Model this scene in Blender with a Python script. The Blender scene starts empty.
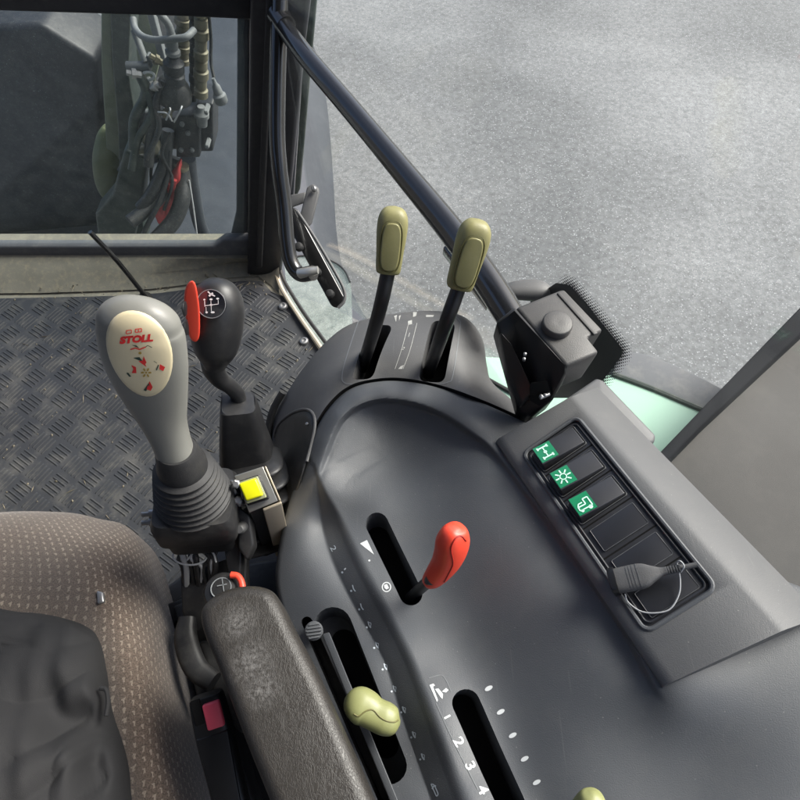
import bpy, bmesh, math, random
import numpy as np
from mathutils import Vector, Matrix
random.seed(7)
R = math.radians
sc = bpy.context.scene
col = sc.collection

# ---------------------------------------------------------------- camera
CAM = Vector((0, 0, 1.35)); TILT = R(32); F = 604.0
cd = bpy.data.cameras.new('camera'); co = bpy.data.objects.new('camera', cd); col.objects.link(co)
co.location = CAM; co.rotation_euler = (TILT, 0, 0)
cd.sensor_fit = 'HORIZONTAL'; cd.sensor_width = 36.0; cd.lens = 36.0 * F / 800.0
cd.clip_start = 0.02; cd.clip_end = 400
sc.camera = co
# ---------------------------------------------------------------- light
SUN_EL, SUN_AZ = R(44), R(62)          # azimuth measured from +Y towards +X
w = bpy.data.worlds.new('World'); sc.world = w; w.use_nodes = True
nt = w.node_tree
sky = nt.nodes.new('ShaderNodeTexSky'); sky.sky_type = 'NISHITA'; sky.sun_disc = False
sky.sun_elevation = SUN_EL; sky.sun_rotation = SUN_AZ
sky.air_density = 0.8; sky.dust_density = 5.0; sky.ozone_density = 1.0
bg = nt.nodes['Background']; bg.inputs['Strength'].default_value = 0.145
nt.links.new(sky.outputs[0], bg.inputs['Color'])
sd = bpy.data.lights.new('sun', 'SUN'); so = bpy.data.objects.new('sun', sd); col.objects.link(so)
sd.energy = 2.9; sd.angle = R(30); sd.color = (1.0, 0.975, 0.94)
sv = Vector((math.sin(SUN_AZ) * math.cos(SUN_EL), math.cos(SUN_AZ) * math.cos(SUN_EL), math.sin(SUN_EL)))
so.rotation_euler = sv.to_track_quat('Z', 'Y').to_euler()
sc.view_settings.view_transform = 'Standard'; sc.view_settings.look = 'None'
sc.view_settings.exposure = 0.98; sc.view_settings.gamma = 1.0

# ---------------------------------------------------------------- measuring helpers
CT, ST = math.cos(TILT), math.sin(TILT)
def ray(px, py):
    x = (px - 400) / F; y = -(py - 400) / F
    return Vector((x, y * CT + ST, y * ST - CT))
def P(px, py, z):
    r = ray(px, py); return CAM + r * ((z - CAM.z) / r.z)
def D(px, py, d): return CAM + ray(px, py) * d
def PY(px, py, y):
    r = ray(px, py); return CAM + r * (y / r.y)
def PL(px, py, p0, n):
    r = ray(px, py); return CAM + r * ((p0 - CAM).dot(n) / r.dot(n))
def cr(pts, n=8, closed=False):
    """Catmull-Rom through tuples of any length"""
    a = [np.array(p, float) for p in pts]; N = len(a); out = []
    rng = N if closed else N - 1
    for i in range(rng):
        p1, p2 = a[i], a[(i + 1) % N]
        p0 = a[i - 1] if (i > 0 or closed) else 2 * p1 - p2
        p3 = a[(i + 2) % N] if (closed or i + 2 < N) else 2 * p2 - p1
        for k in range(n):
            t = k / n
            out.append(0.5 * (2 * p1 + (p2 - p0) * t + (2 * p0 - 5 * p1 + 4 * p2 - p3) * t * t + (3 * p1 - p0 - 3 * p2 + p3) * t ** 3))
    if not closed: out.append(a[-1])
    return out

# ---------------------------------------------------------------- materials
def newmat(name):
    m = bpy.data.materials.new(name); m.use_nodes = True
    return m, m.node_tree, m.node_tree.nodes['Principled BSDF']
def N(nt, t, **kw):
    n = nt.nodes.new(t)
    for k, v in kw.items(): setattr(n, k, v)
    return n
def plas(name, c, rough=.5, grain=1500, gs=.12, var=.12, vscale=9, dust=0.0, dustc=(.35, .33, .29), spec=.5, metal=0, coat=0, specks=0):
    m, nt, b = newmat(name)
    L = nt.links
    tc = N(nt, 'ShaderNodeTexCoord')
    n1 = N(nt, 'ShaderNodeTexNoise'); n1.inputs['Scale'].default_value = vscale; n1.inputs['Detail'].default_value = 6
    L.new(tc.outputs['Object'], n1.inputs['Vector'])
    hsv = N(nt, 'ShaderNodeMixRGB', blend_type='MIX')
    hsv.inputs[1].default_value = (*[x * (1 - var) for x in c], 1); hsv.inputs[2].default_value = (*[min(1, x * (1 + var)) for x in c], 1)
    L.new(n1.outputs[0], hsv.inputs[0])
    out = hsv.outputs[0]
    if dust > 0:
        n2 = N(nt, 'ShaderNodeTexNoise'); n2.inputs['Scale'].default_value = vscale * 3.1; n2.inputs['Detail'].default_value = 9; n2.inputs['Roughness'].default_value = .7
        L.new(tc.outputs['Object'], n2.inputs['Vector'])
        rp = N(nt, 'ShaderNodeValToRGB'); rp.color_ramp.elements[0].position = .48; rp.color_ramp.elements[1].position = .78
        rp.color_ramp.elements[1].color = (dust, dust, dust, 1)
        L.new(n2.outputs[0], rp.inputs[0])
        mx = N(nt, 'ShaderNodeMixRGB'); mx.inputs[2].default_value = (*dustc, 1)
        L.new(rp.outputs[0], mx.inputs[0]); L.new(out, mx.inputs[1]); out = mx.outputs[0]
    if specks:
        vo = N(nt, 'ShaderNodeTexVoronoi'); vo.inputs['Scale'].default_value = 260; L.new(tc.outputs['Object'], vo.inputs['Vector'])
        sp = N(nt, 'ShaderNodeSeparateColor'); L.new(vo.outputs['Color'], sp.inputs[0])
        pick = N(nt, 'ShaderNodeMath', operation='GREATER_THAN'); pick.inputs[1].default_value = .93; L.new(sp.outputs[0], pick.inputs[0])
        sz = N(nt, 'ShaderNodeMapRange'); sz.inputs['From Min'].default_value = .16; sz.inputs['From Max'].default_value = .06; sz.inputs['To Max'].default_value = specks; L.new(vo.outputs['Distance'], sz.inputs[0])
        m1 = N(nt, 'ShaderNodeMath', operation='MULTIPLY'); L.new(pick.outputs[0], m1.inputs[0]); L.new(sz.outputs[0], m1.inputs[1])
        # hair-thin scuffs
        mp = N(nt, 'ShaderNodeMapping'); mp.inputs['Rotation'].default_value = (0, 0, .5); mp.inputs['Scale'].default_value = (420, 14, 60); L.new(tc.outputs['Object'], mp.inputs[0])
        ns = N(nt, 'ShaderNodeTexNoise'); ns.inputs['Scale'].default_value = 1; ns.inputs['Detail'].default_value = 2; L.new(mp.outputs[0], ns.inputs[0])
        sc2 = N(nt, 'ShaderNodeMapRange'); sc2.inputs['From Min'].default_value = .70; sc2.inputs['From Max'].default_value = .80; sc2.inputs['To Max'].default_value = specks * .22; L.new(ns.outputs[0], sc2.inputs[0])
        mxx = N(nt, 'ShaderNodeMath', operation='MAXIMUM'); L.new(m1.outputs[0], mxx.inputs[0]); L.new(sc2.outputs[0], mxx.inputs[1])
        mx = N(nt, 'ShaderNodeMixRGB'); mx.inputs[2].default_value = (.30, .30, .29, 1)
        L.new(mxx.outputs[0], mx.inputs[0]); L.new(out, mx.inputs[1]); out = mx.outputs[0]
    L.new(out, b.inputs['Base Color'])
    mr = N(nt, 'ShaderNodeMapRange'); mr.inputs['To Min'].default_value = max(.02, rough - .08); mr.inputs['To Max'].default_value = min(1, rough + .1)
    L.new(n1.outputs[0], mr.inputs['Value']); L.new(mr.outputs[0], b.inputs['Roughness'])
    b.inputs['Metallic'].default_value = metal
    b.inputs['Specular IOR Level'].default_value = spec
    b.inputs['Coat Weight'].default_value = coat; b.inputs['Coat Roughness'].default_value = .08
    if gs > 0:
        g = N(nt, 'ShaderNodeTexNoise'); g.inputs['Scale'].default_value = grain; g.inputs['Detail'].default_value = 2
        L.new(tc.outputs['Object'], g.inputs['Vector'])
        bp = N(nt, 'ShaderNodeBump'); bp.inputs['Strength'].default_value = gs; bp.inputs['Distance'].default_value = .0006
        L.new(g.outputs[0], bp.inputs['Height']); L.new(bp.outputs[0], b.inputs['Normal'])
    return m
M = {}
M['body'] = plas('console_plastic', (.074, .079, .087), .52, 1100, .38, .07, 7, dust=.05, spec=.5, specks=.5)
M['cover'] = plas('cover_plastic', (.085, .085, .087), .52, 1100, .38, .08, 8, dust=.10, specks=.5)
M['housing'] = plas('housing_plastic', (.086, .088, .092), .52, 1100, .38, .08, 8, dust=.06, specks=.5)
M['black'] = plas('black_plastic', (.012, .012, .013), .4, 900, .1, .2, 12)
M['blackdusty'] = plas('dusty_black_plastic', (.016, .016, .017), .5, 900, .15, .2, 14, dust=.10)
M['hole'] = plas('painted_dark_inside', (.010, .010, .010), .8, 900, 0, 0, 5, spec=.1)  # near-black colour painting the shade inside slots, recesses and grooves
M['paint'] = plas('black_gloss_paint', (.012, .012, .0125), .22, 300, .03, .2, 20, coat=.6)
M['frame'] = plas('black_frame_paint', (.012, .013, .017), .42, 300, .06, .25, 14, dust=.05)
M['rubber'] = plas('black_rubber', (.018, .018, .019), .62, 700, .25, .15, 20, dust=.06)
M['greyrub'] = plas('weathered_rubber', (.10, .105, .115), .7, 500, .3, .15, 10, dust=.25)
M['olive'] = plas('olive_knob', (.225, .21, .088), .45, 900, .10, .10, 30, dust=.12, dustc=(.45, .42, .28))
M['lime'] = plas('yellow_green_knob', (.235, .245, .10), .42, 900, .08, .08, 30, dust=.08, dustc=(.5, .5, .3))
M['red'] = plas('red_knob', (.74, .065, .034), .38, 900, .06, .06, 30)
M['pinkred'] = plas('red_button', (.95, .11, .17), .4, 900, .05, .06, 30)
M['grip'] = plas('grey_grip', (.19, .19, .172), .42, 900, .08, .08, 18, dust=.06)
M['cream'] = plas('cream_plate', (.70, .61, .40), .4, 900, .02, .04, 30, coat=.3)
M['knob'] = plas('gear_knob_plastic', (.016, .016, .017), .42, 900, .05, .2, 20, dust=.05)
M['emblem'] = plas('emblem_black', (.01, .011, .016), .18, 900, 0, .1, 20, coat=.7)
M['white'] = plas('white_print', (.55, .57, .58), .6, 900, 0, .06, 60)
M['grey_print'] = plas('worn_print', (.16, .17, .18), .6, 900, 0, .3, 160)
M['wornwhite'] = plas('worn_white_print', (.38, .38, .36), .6, 900, 0, .5, 200)
M['printred'] = plas('red_print', (.72, .03, .03), .5, 900, 0, .06, 60)
M['printdark'] = plas('dark_green_print', (.03, .06, .045), .5, 900, 0, .06, 60)
M['printgold'] = plas('gold_print', (.42, .28, .05), .5, 900, 0, .06, 60)
M['switch'] = plas('switch_plastic', (.030, .031, .036), .35, 900, .06, .15, 25)
M['green'] = plas('green_lens', (.010, .19, .085), .25, 900, 0, .15, 80, coat=.5)
M['icon'] = plas('icon_print', (.55, .85, .70), .4, 900, 0, .1, 80)
M['yellow'] = plas('yellow_button', (.82, .80, .012), .3, 900, 0, .1, 60, coat=.5)
M['lensgrey'] = plas('button_bezel_grey', (.28, .29, .16), .4, 900, .05, .1, 60)
M['aluminium'] = plas('dull_aluminium', (.55, .54, .50), .38, 700, .1, .08, 30, metal=.85)
M['steel'] = plas('zinc_steel', (.34, .34, .34), .42, 400, .08, .15, 60, metal=.9)
M['beige'] = plas('champagne_metal', (.52, .45, .34), .42, 700, .06, .08, 20, metal=.35)
M['sill'] = plas('dirty_sill', (.20, .19, .155), .85, 300, .5, .25, 22, dust=.8, dustc=(.34, .30, .21))
M['mint'] = plas('mint_paint', (.30, .46, .37), .65, 300, .03, .03, 5, spec=.2)
M['green_post'] = plas('green_frame_paint', (.022, .034, .028), .45, 300, .1, .2, 10, dust=.2)
M['loader'] = plas('loader_paint', (.16, .18, .12), .55, 300, .2, .3, 12, dust=.5, dustc=(.25, .24, .2))
M['yellowgreen'] = plas('yellow_green_panel', (.085, .10, .04), .5, 300, .1, .1, 10)
M['fender'] = plas('grey_fender', (.040, .046, .056), .6, 120, .15, .15, 3, dust=.15, dustc=(.15, .16, .17), spec=.35)
M['brass'] = plas('dusty_brass', (.17, .155, .105), .6, 500, .4, .4, 60, metal=.3, dust=.5, dustc=(.10, .10, .085))
M['hosedusty'] = plas('dusty_hose', (.016, .018, .020), .45, 500, .3, .3, 40, dust=.16)
M['hosegrey'] = plas('grey_hose', (.13, .14, .145), .6, 500, .2, .15, 40, dust=.2)
M['redpart'] = plas('red_tank', (.55, .05, .05), .5, 300, .1, .2, 20, dust=.15)
M['valve'] = plas('valve_block_paint', (.012, .014, .018), .5, 400, .3, .2, 20, dust=.12)
M['seal'] = plas('flat_black_seal', (.010, .011, .013), .85, 400, .2, .2, 10, spec=.15)
M['trim'] = plas('tan_trim', (.050, .047, .043), .75, 900, .3, .05, 5, dust=.05)
M['headliner'] = plas('headliner', (.10, .10, .10), .9, 300, .2, .1, 5)
M['wire'] = plas('grey_wire', (.40, .41, .42), .35, 900, 0, .05, 30)
M['cloth'] = plas('black_cloth', (.013, .013, .014), .8, 1500, .5, .2, 14, spec=.4)

def mat_asphalt():
    m, nt, b = newmat('asphalt'); L = nt.links
    tc = N(nt, 'ShaderNodeTexCoord')
    big = N(nt, 'ShaderNodeTexNoise'); big.inputs['Scale'].default_value = .62; big.inputs['Detail'].default_value = 5; big.inputs['Distortion'].default_value = .35
    med = N(nt, 'ShaderNodeTexNoise'); med.inputs['Scale'].default_value = 26; med.inputs['Detail'].default_value = 8; med.inputs['Roughness'].default_value = .75
    vo = N(nt, 'ShaderNodeTexVoronoi'); vo.inputs['Scale'].default_value = 100; vo.inputs['Randomness'].default_value = 1
    vo2 = N(nt, 'ShaderNodeTexVoronoi'); vo2.inputs['Scale'].default_value = 140
    for n in (big, med, vo, vo2): L.new(tc.outputs['Object'], n.inputs['Vector'])
    r1 = N(nt, 'ShaderNodeValToRGB'); e = r1.color_ramp
    e.elements[0].position = .36; e.elements[0].color = (.122, .126, .126, 1); e.elements[1].position = .66; e.elements[1].color = (.212, .217, .215, 1)
    L.new(big.outputs[0], r1.inputs[0])
    r2 = N(nt, 'ShaderNodeMapRange'); r2.inputs['To Min'].default_value = .62; r2.inputs['To Max'].default_value = 1.35; r2.inputs['From Min'].default_value=.3; r2.inputs['From Max'].default_value=.7
    L.new(med.outputs[0], r2.inputs[0])
    mu = N(nt, 'ShaderNodeMixRGB', blend_type='MULTIPLY'); mu.inputs[0].default_value = 1
    L.new(r1.outputs[0], mu.inputs[1]); L.new(r2.outputs[0], mu.inputs[2])
    # stones: random cells turn pale, which also paints in the asphalt's sparkle
    sep = N(nt, 'ShaderNodeSeparateColor'); L.new(vo.outputs['Color'], sep.inputs[0])
    sel = N(nt, 'ShaderNodeMapRange'); sel.inputs['From Min'].default_value = .70; sel.inputs['From Max'].default_value = 1.0; L.new(sep.outputs[0], sel.inputs[0])
    dd = N(nt, 'ShaderNodeMapRange'); dd.inputs['From Min'].default_value = .55; dd.inputs['From Max'].default_value = .25; L.new(vo.outputs['Distance'], dd.inputs[0])
    ml = N(nt, 'ShaderNodeMath', operation='MULTIPLY'); L.new(sel.outputs[0], ml.inputs[0]); L.new(dd.outputs[0], ml.inputs[1])
    mx = N(nt, 'ShaderNodeMixRGB'); mx.inputs[2].default_value = (.34, .35, .35, 1); L.new(ml.outputs[0], mx.inputs[0]); L.new(mu.outputs[0], mx.inputs[1])
    sep2 = N(nt, 'ShaderNodeSeparateColor'); L.new(vo2.outputs['Color'], sep2.inputs[0])
    dk = N(nt, 'ShaderNodeMapRange'); dk.inputs['From Min'].default_value = .7; dk.inputs['From Max'].default_value = 1; dk.inputs['To Max'].default_value = .6; L.new(sep2.outputs[0], dk.inputs[0])
    mx2 = N(nt, 'ShaderNodeMixRGB'); mx2.inputs[2].default_value = (.11, .115, .12, 1); L.new(dk.outputs[0], mx2.inputs[0]); L.new(mx.outputs[0], mx2.inputs[1])
    L.new(mx2.outputs[0], b.inputs['Base Color'])
    b.inputs['Roughness'].default_value = .8; b.inputs['Specular IOR Level'].default_value = .3
    bp = N(nt, 'ShaderNodeBump'); bp.inputs['Strength'].default_value = .22; bp.inputs['Distance'].default_value = .004
    L.new(vo.outputs['Distance'], bp.inputs['Height']); bp.invert = True
    L.new(bp.outputs[0], b.inputs['Normal'])
    return m
M['asphalt'] = mat_asphalt()

def mat_glass(name, tint, refl=.05, dirt=0.0):
    m = bpy.data.materials.new(name); m.use_nodes = True; nt = m.node_tree; nt.nodes.clear(); L = nt.links
    out = N(nt, 'ShaderNodeOutputMaterial'); tr = N(nt, 'ShaderNodeBsdfTransparent'); tr.inputs[0].default_value = (*tint, 1)
    gl = N(nt, 'ShaderNodeBsdfGlossy'); gl.inputs['Roughness'].default_value = .04
    lw = N(nt, 'ShaderNodeLayerWeight'); pw = N(nt, 'ShaderNodeMath', operation='POWER'); pw.inputs[1].default_value = 4.5; L.new(lw.outputs['Facing'], pw.inputs[0])
    fr = N(nt, 'ShaderNodeMath', operation='MULTIPLY_ADD'); fr.inputs[1].default_value = .8; fr.inputs[2].default_value = .035; L.new(pw.outputs[0], fr.inputs[0])
    mx = N(nt, 'ShaderNodeMixShader'); L.new(fr.outputs[0], mx.inputs[0]); L.new(tr.outputs[0], mx.inputs[1]); L.new(gl.outputs[0], mx.inputs[2])
    last = mx.outputs[0]
    if dirt > 0:
        tc = N(nt, 'ShaderNodeTexCoord')
        n = N(nt, 'ShaderNodeTexNoise'); n.inputs['Scale'].default_value = 14; n.inputs['Detail'].default_value = 9; n.inputs['Roughness'].default_value = .7; n.inputs['Distortion'].default_value = 1.5
        L.new(tc.outputs['Object'], n.inputs[0])
        n3 = N(nt, 'ShaderNodeTexNoise'); n3.inputs['Scale'].default_value = 420; n3.inputs['Detail'].default_value = 1
        L.new(tc.outputs['Object'], n3.inputs[0])
        sp = N(nt, 'ShaderNodeMapRange'); sp.inputs['From Min'].default_value = .70; sp.inputs['From Max'].default_value = .78; sp.inputs['To Max'].default_value = .5; L.new(n3.outputs[0], sp.inputs[0])
        mr = N(nt, 'ShaderNodeMapRange'); mr.inputs['From Min'].default_value = .35; mr.inputs['From Max'].default_value = .8; mr.inputs['To Min'].default_value = dirt * .3; mr.inputs['To Max'].default_value = dirt * 1.6
        L.new(n.outputs[0], mr.inputs[0])
        ad = N(nt, 'ShaderNodeMath', operation='ADD'); L.new(mr.outputs[0], ad.inputs[0]); L.new(sp.outputs[0], ad.inputs[1])
        df = N(nt, 'ShaderNodeBsdfDiffuse'); df.inputs[0].default_value = (.42, .46, .44, 1)
        m2 = N(nt, 'ShaderNodeMixShader'); L.new(ad.outputs[0], m2.inputs[0]); L.new(last, m2.inputs[1]); L.new(df.outputs[0], m2.inputs[2]); last = m2.outputs[0]
    L.new(last, out.inputs[0]); return m
M['screenglass'] = mat_glass('windscreen_glass', (.93, .97, .96), dirt=.10)  # real dirt film, set stronger to paint reflected haze as well
M['sideglass'] = mat_glass('side_glass', (.97, .99, .985))

def mat_fabric():
    m, nt, b = newmat('seat_fabric'); L = nt.links
    tc = N(nt, 'ShaderNodeTexCoord')
    mp = N(nt, 'ShaderNodeMapping'); mp.inputs['Rotation'].default_value = (0, 0, R(-14)); L.new(tc.outputs['Object'], mp.inputs[0])
    sx = N(nt, 'ShaderNodeSeparateXYZ'); L.new(mp.outputs[0], sx.inputs[0])
    def mth(op, a, bb=None, cc=None):
        n = N(nt, 'ShaderNodeMath', operation=op)
        for i, v in enumerate((a, bb, cc)):
            if v is None: continue
            if isinstance(v, (int, float)): n.inputs[i].default_value = v
            else: L.new(v, n.inputs[i])
        return n.outputs[0]
    cx, cy = .0086, .0098
    wob = N(nt, 'ShaderNodeTexNoise'); wob.inputs['Scale'].default_value = 170; L.new(tc.outputs['Object'], wob.inputs[0])
    wv = mth('MULTIPLY', mth('SUBTRACT', wob.outputs[0], .5), .004)
    X = mth('ADD', mth('SUBTRACT', sx.outputs[0], mth('MULTIPLY', sx.outputs[2], .95)), wv); Y = mth('ADD', sx.outputs[1], wv)
    col_i = mth('FLOOR', mth('DIVIDE', X, cx))
    stag = mth('MULTIPLY', mth('MODULO', mth('ABSOLUTE', col_i), 2.0), .5)
    fx = mth('FRACT', mth('DIVIDE', X, cx)); fy = mth('FRACT', mth('ADD', mth('DIVIDE', Y, cy), stag))
    def inside(v, c, h): return mth('LESS_THAN', mth('ABSOLUTE', mth('SUBTRACT', v, c)), h)
    bar = mth('MULTIPLY', inside(fx, .5, .10), inside(fy, .42, .22))
    cap = mth('MULTIPLY', inside(fx, .45, .17), inside(fy, .60, .08))
    mk = mth('MAXIMUM', bar, cap)
    wear = N(nt, 'ShaderNodeTexNoise'); wear.inputs['Scale'].default_value = 11; wear.inputs['Detail'].default_value = 7; L.new(tc.outputs['Object'], wear.inputs[0])
    wr = N(nt, 'ShaderNodeMapRange'); wr.inputs['From Min'].default_value = .35; wr.inputs['From Max'].default_value = .65; wr.inputs['To Min'].default_value = .25; wr.inputs['To Max'].default_value = .8; L.new(wear.outputs[0], wr.inputs[0])
    mk = mth('MULTIPLY', mk, wr.outputs[0])
    wv2 = N(nt, 'ShaderNodeTexNoise'); wv2.inputs['Scale'].default_value = 700; wv2.inputs['Detail'].default_value = 3; L.new(tc.outputs['Object'], wv2.inputs[0])
    br = N(nt, 'ShaderNodeMapRange'); br.inputs['From Min'].default_value = .3; br.inputs['From Max'].default_value = .7; br.inputs['To Min'].default_value = .5; br.inputs['To Max'].default_value = 1.5; L.new(wv2.outputs[0], br.inputs[0])
    base = N(nt, 'ShaderNodeMixRGB'); base.inputs[1].default_value = (.070, .053, .043, 1); base.inputs[2].default_value = (.118, .092, .073, 1); L.new(wear.outputs[0], base.inputs[0])
    mu = N(nt, 'ShaderNodeMixRGB', blend_type='MULTIPLY'); mu.inputs[0].default_value = 1; L.new(base.outputs[0], mu.inputs[1]); L.new(br.outputs[0], mu.inputs[2])
    mx = N(nt, 'ShaderNodeMixRGB'); mx.inputs[2].default_value = (.32, .27, .215, 1); L.new(mk, mx.inputs[0]); L.new(mu.outputs[0], mx.inputs[1])
    L.new(mx.outputs[0], b.inputs['Base Color']); b.inputs['Roughness'].default_value = .95; b.inputs['Specular IOR Level'].default_value = .15
    b.inputs['Sheen Weight'].default_value = .3
    bp = N(nt, 'ShaderNodeBump'); bp.inputs['Strength'].default_value = .7; bp.inputs['Distance'].default_value = .001
    L.new(mth('ADD', wv2.outputs[0], mk), bp.inputs['Height']); L.new(bp.outputs[0], b.inputs['Normal'])
    return m
M['fabric'] = mat_fabric()

def mat_leather():
    m, nt, b = newmat('armrest_vinyl'); L = nt.links
    tc = N(nt, 'ShaderNodeTexCoord')
    mp = N(nt, 'ShaderNodeMapping'); mp.inputs['Rotation'].default_value = (0, 0, R(24)); mp.inputs['Scale'].default_value = (1.0, .5, 1); L.new(tc.outputs['Object'], mp.inputs[0])
    ds = N(nt, 'ShaderNodeTexNoise'); ds.inputs['Scale'].default_value = 90; ds.inputs['Detail'].default_value = 6; L.new(mp.outputs[0], ds.inputs[0])
    ad = N(nt, 'ShaderNodeMixRGB', blend_type='ADD'); ad.inputs[0].default_value = .030; L.new(mp.outputs[0], ad.inputs[1]); L.new(ds.outputs['Color'], ad.inputs[2])
    vo = N(nt, 'ShaderNodeTexVoronoi', feature='DISTANCE_TO_EDGE'); vo.inputs['Scale'].default_value = 330; L.new(ad.outputs[0], vo.inputs[0])
    n = N(nt, 'ShaderNodeTexNoise'); n.inputs['Scale'].default_value = 420; n.inputs['Detail'].default_value = 5; L.new(mp.outputs[0], n.inputs[0])
    mr = N(nt, 'ShaderNodeMapRange'); mr.inputs['From Max'].default_value = .18; L.new(vo.outputs['Distance'], mr.inputs[0])
    am = N(nt, 'ShaderNodeMath', operation='MULTIPLY_ADD'); am.inputs[1].default_value = 1.1; L.new(n.outputs[0], am.inputs[0]); L.new(mr.outputs[0], am.inputs[2])
    bp = N(nt, 'ShaderNodeBump'); bp.inputs['Strength'].default_value = .26; bp.inputs['Distance'].default_value = .0006
    L.new(am.outputs[0], bp.inputs['Height']); L.new(bp.outputs[0], b.inputs['Normal'])
    # scuffed patches at three worn spots
    scf = None
    for (px, py, rad) in ((238, 622, .014), (252, 662, .017), (262, 688, .014)):
        c = P(px, py, .80)
        vm = N(nt, 'ShaderNodeVectorMath', operation='DISTANCE'); L.new(tc.outputs['Object'], vm.inputs[0]); vm.inputs[1].default_value = (c.x - ARM0.x, c.y - ARM0.y, c.z - ARM0.z)
        r = N(nt, 'ShaderNodeMapRange'); r.inputs['From Min'].default_value = rad * 1.4; r.inputs['From Max'].default_value = rad * .2; L.new(vm.outputs['Value'], r.inputs[0])
        if scf is None: scf = r.outputs[0]
        else:
            a = N(nt, 'ShaderNodeMath', operation='MAXIMUM'); L.new(scf, a.inputs[0]); L.new(r.outputs[0], a.inputs[1]); scf = a.outputs[0]
    g = N(nt, 'ShaderNodeTexNoise'); g.inputs['Scale'].default_value = 260; g.inputs['Detail'].default_value = 8; g.inputs['Roughness'].default_value = .8; L.new(tc.outputs['Object'], g.inputs[0])
    gr = N(nt, 'ShaderNodeMapRange'); gr.inputs['From Min'].default_value = .42; gr.inputs['From Max'].default_value = .68; gr.inputs['To Max'].default_value = .36; L.new(g.outputs[0], gr.inputs[0])
    ml = N(nt, 'ShaderNodeMath', operation='MULTIPLY'); L.new(scf, ml.inputs[0]); L.new(gr.outputs[0], ml.inputs[1])
    base = N(nt, 'ShaderNodeMixRGB'); base.inputs[1].default_value = (.013, .0115, .0105, 1); base.inputs[2].default_value = (.027, .024, .021, 1); L.new(am.outputs[0], base.inputs[0])
    mx = N(nt, 'ShaderNodeMixRGB'); mx.inputs[2].default_value = (.40, .39, .38, 1); L.new(ml.outputs[0], mx.inputs[0]); L.new(base.outputs[0], mx.inputs[1])
    L.new(mx.outputs[0], b.inputs['Base Color']); b.inputs['Roughness'].default_value = .42
    return m
ARM0 = P(300, 720, .70)
M['leather'] = mat_leather()

# ---------------------------------------------------------------- object helpers
def root_of(o):
    while o.parent: o = o.parent
    return o
def tag(o, label=None, cat=None, group=None, kind=None):
    if label: o['label'] = label
    if cat: o['category'] = cat
    if group: o['group'] = group
    if kind: o['kind'] = kind
    return o
def thing(name, label, cat, loc, group=None):
    o = bpy.data.objects.new(name, None); o.empty_display_size = .03; col.objects.link(o); o.location = loc
    return tag(o, label, cat, group)
def mk(name, verts, faces, mat, parent=None, ang=38, bevel=0, segs=3, loc=None, fm=None, label=None, weld=0):
    off = root_of(parent).location if parent else (Vector(loc) if loc is not None else Vector((0, 0, 0)))
    me = bpy.data.meshes.new(name)
    me.from_pydata([tuple(Vector(v) - off) for v in verts], [], [tuple(f) for f in faces])
    mats = mat if isinstance(mat, (list, tuple)) else [mat]
    for m in mats: me.materials.append(M[m])
    if fm:
        for p, i in zip(me.polygons, fm): p.material_index = i
    bm = bmesh.new(); bm.from_mesh(me)
    if weld: bmesh.ops.remove_doubles(bm, verts=bm.verts, dist=weld)
    bmesh.ops.recalc_face_normals(bm, faces=bm.faces)
    if bevel > 0:
        es = [e for e in bm.edges if len(e.link_faces) == 2 and e.calc_face_angle(0) > R(32)]
        bmesh.ops.bevel(bm, geom=es, offset=bevel, segments=segs, affect='EDGES', profile=.5, clamp_overlap=True)
    bm.to_mesh(me); bm.free()
    me.shade_smooth(); me.set_sharp_from_angle(angle=R(ang))
    o = bpy.data.objects.new(name, me); col.objects.link(o)
    if parent: o.parent = parent
    elif loc is not None: o.location = loc
    if label: o['label'] = label
    return o
class MB:
    def __init__(s): s.v = []; s.f = []; s.m = []
    def add(s, v, f, mi=0):
        b = len(s.v); s.v += [Vector(x) for x in v]; s.f += [tuple(b + i for i in x) for x in f]; s.m += [mi] * len(f); return s
    def out(s, name, mat, parent=None, **k): return mk(name, s.v, s.f, mat, parent, fm=s.m if isinstance(mat, (list, tuple)) else None, **k)
def g_tube(pts, r, seg=12, smooth=6, cap=True, closed=False):
    if smooth: 
        if isinstance(r, (int, float)): q = cr([tuple(p) for p in pts], smooth, closed); rr = [r] * len(q)
        else: q = cr([tuple(p) + (x,) for p, x in zip(pts, r)], smooth, closed); rr = [a[3] for a in q]; q = [a[:3] for a in q]
        q = [Vector(a) for a in q]
    else: q = [Vector(p) for p in pts]; rr = [r] * len(q) if isinstance(r, (int, float)) else list(r)
    n = len(q); v = []; f = []
    t0 = (q[1] - q[0]).normalized(); nn = t0.orthogonal().normalized()
    for i in range(n):
        a = q[i - 1] if (i > 0 or closed) else q[i]; b = q[(i + 1) % n] if (i < n - 1 or closed) else q[i]
        t = (b - a).normalized(); nn = (nn - t * nn.dot(t)).normalized(); bb = t.cross(nn)
        for k in range(seg):
            th = 2 * math.pi * k / seg; v.append(q[i] + (nn * math.cos(th) + bb * math.sin(th)) * rr[i])
    for i in range(n - (0 if closed else 1)):
        j = (i + 1) % n
        for k in range(seg):
            l = (k + 1) % seg; f.append((i * seg + k, i * seg + l, j * seg + l, j * seg + k))
    if cap and not closed:
        f.append(tuple(range(seg))[::-1]); f.append(tuple((n - 1) * seg + k for k in range(seg)))
    return v, f
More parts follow.
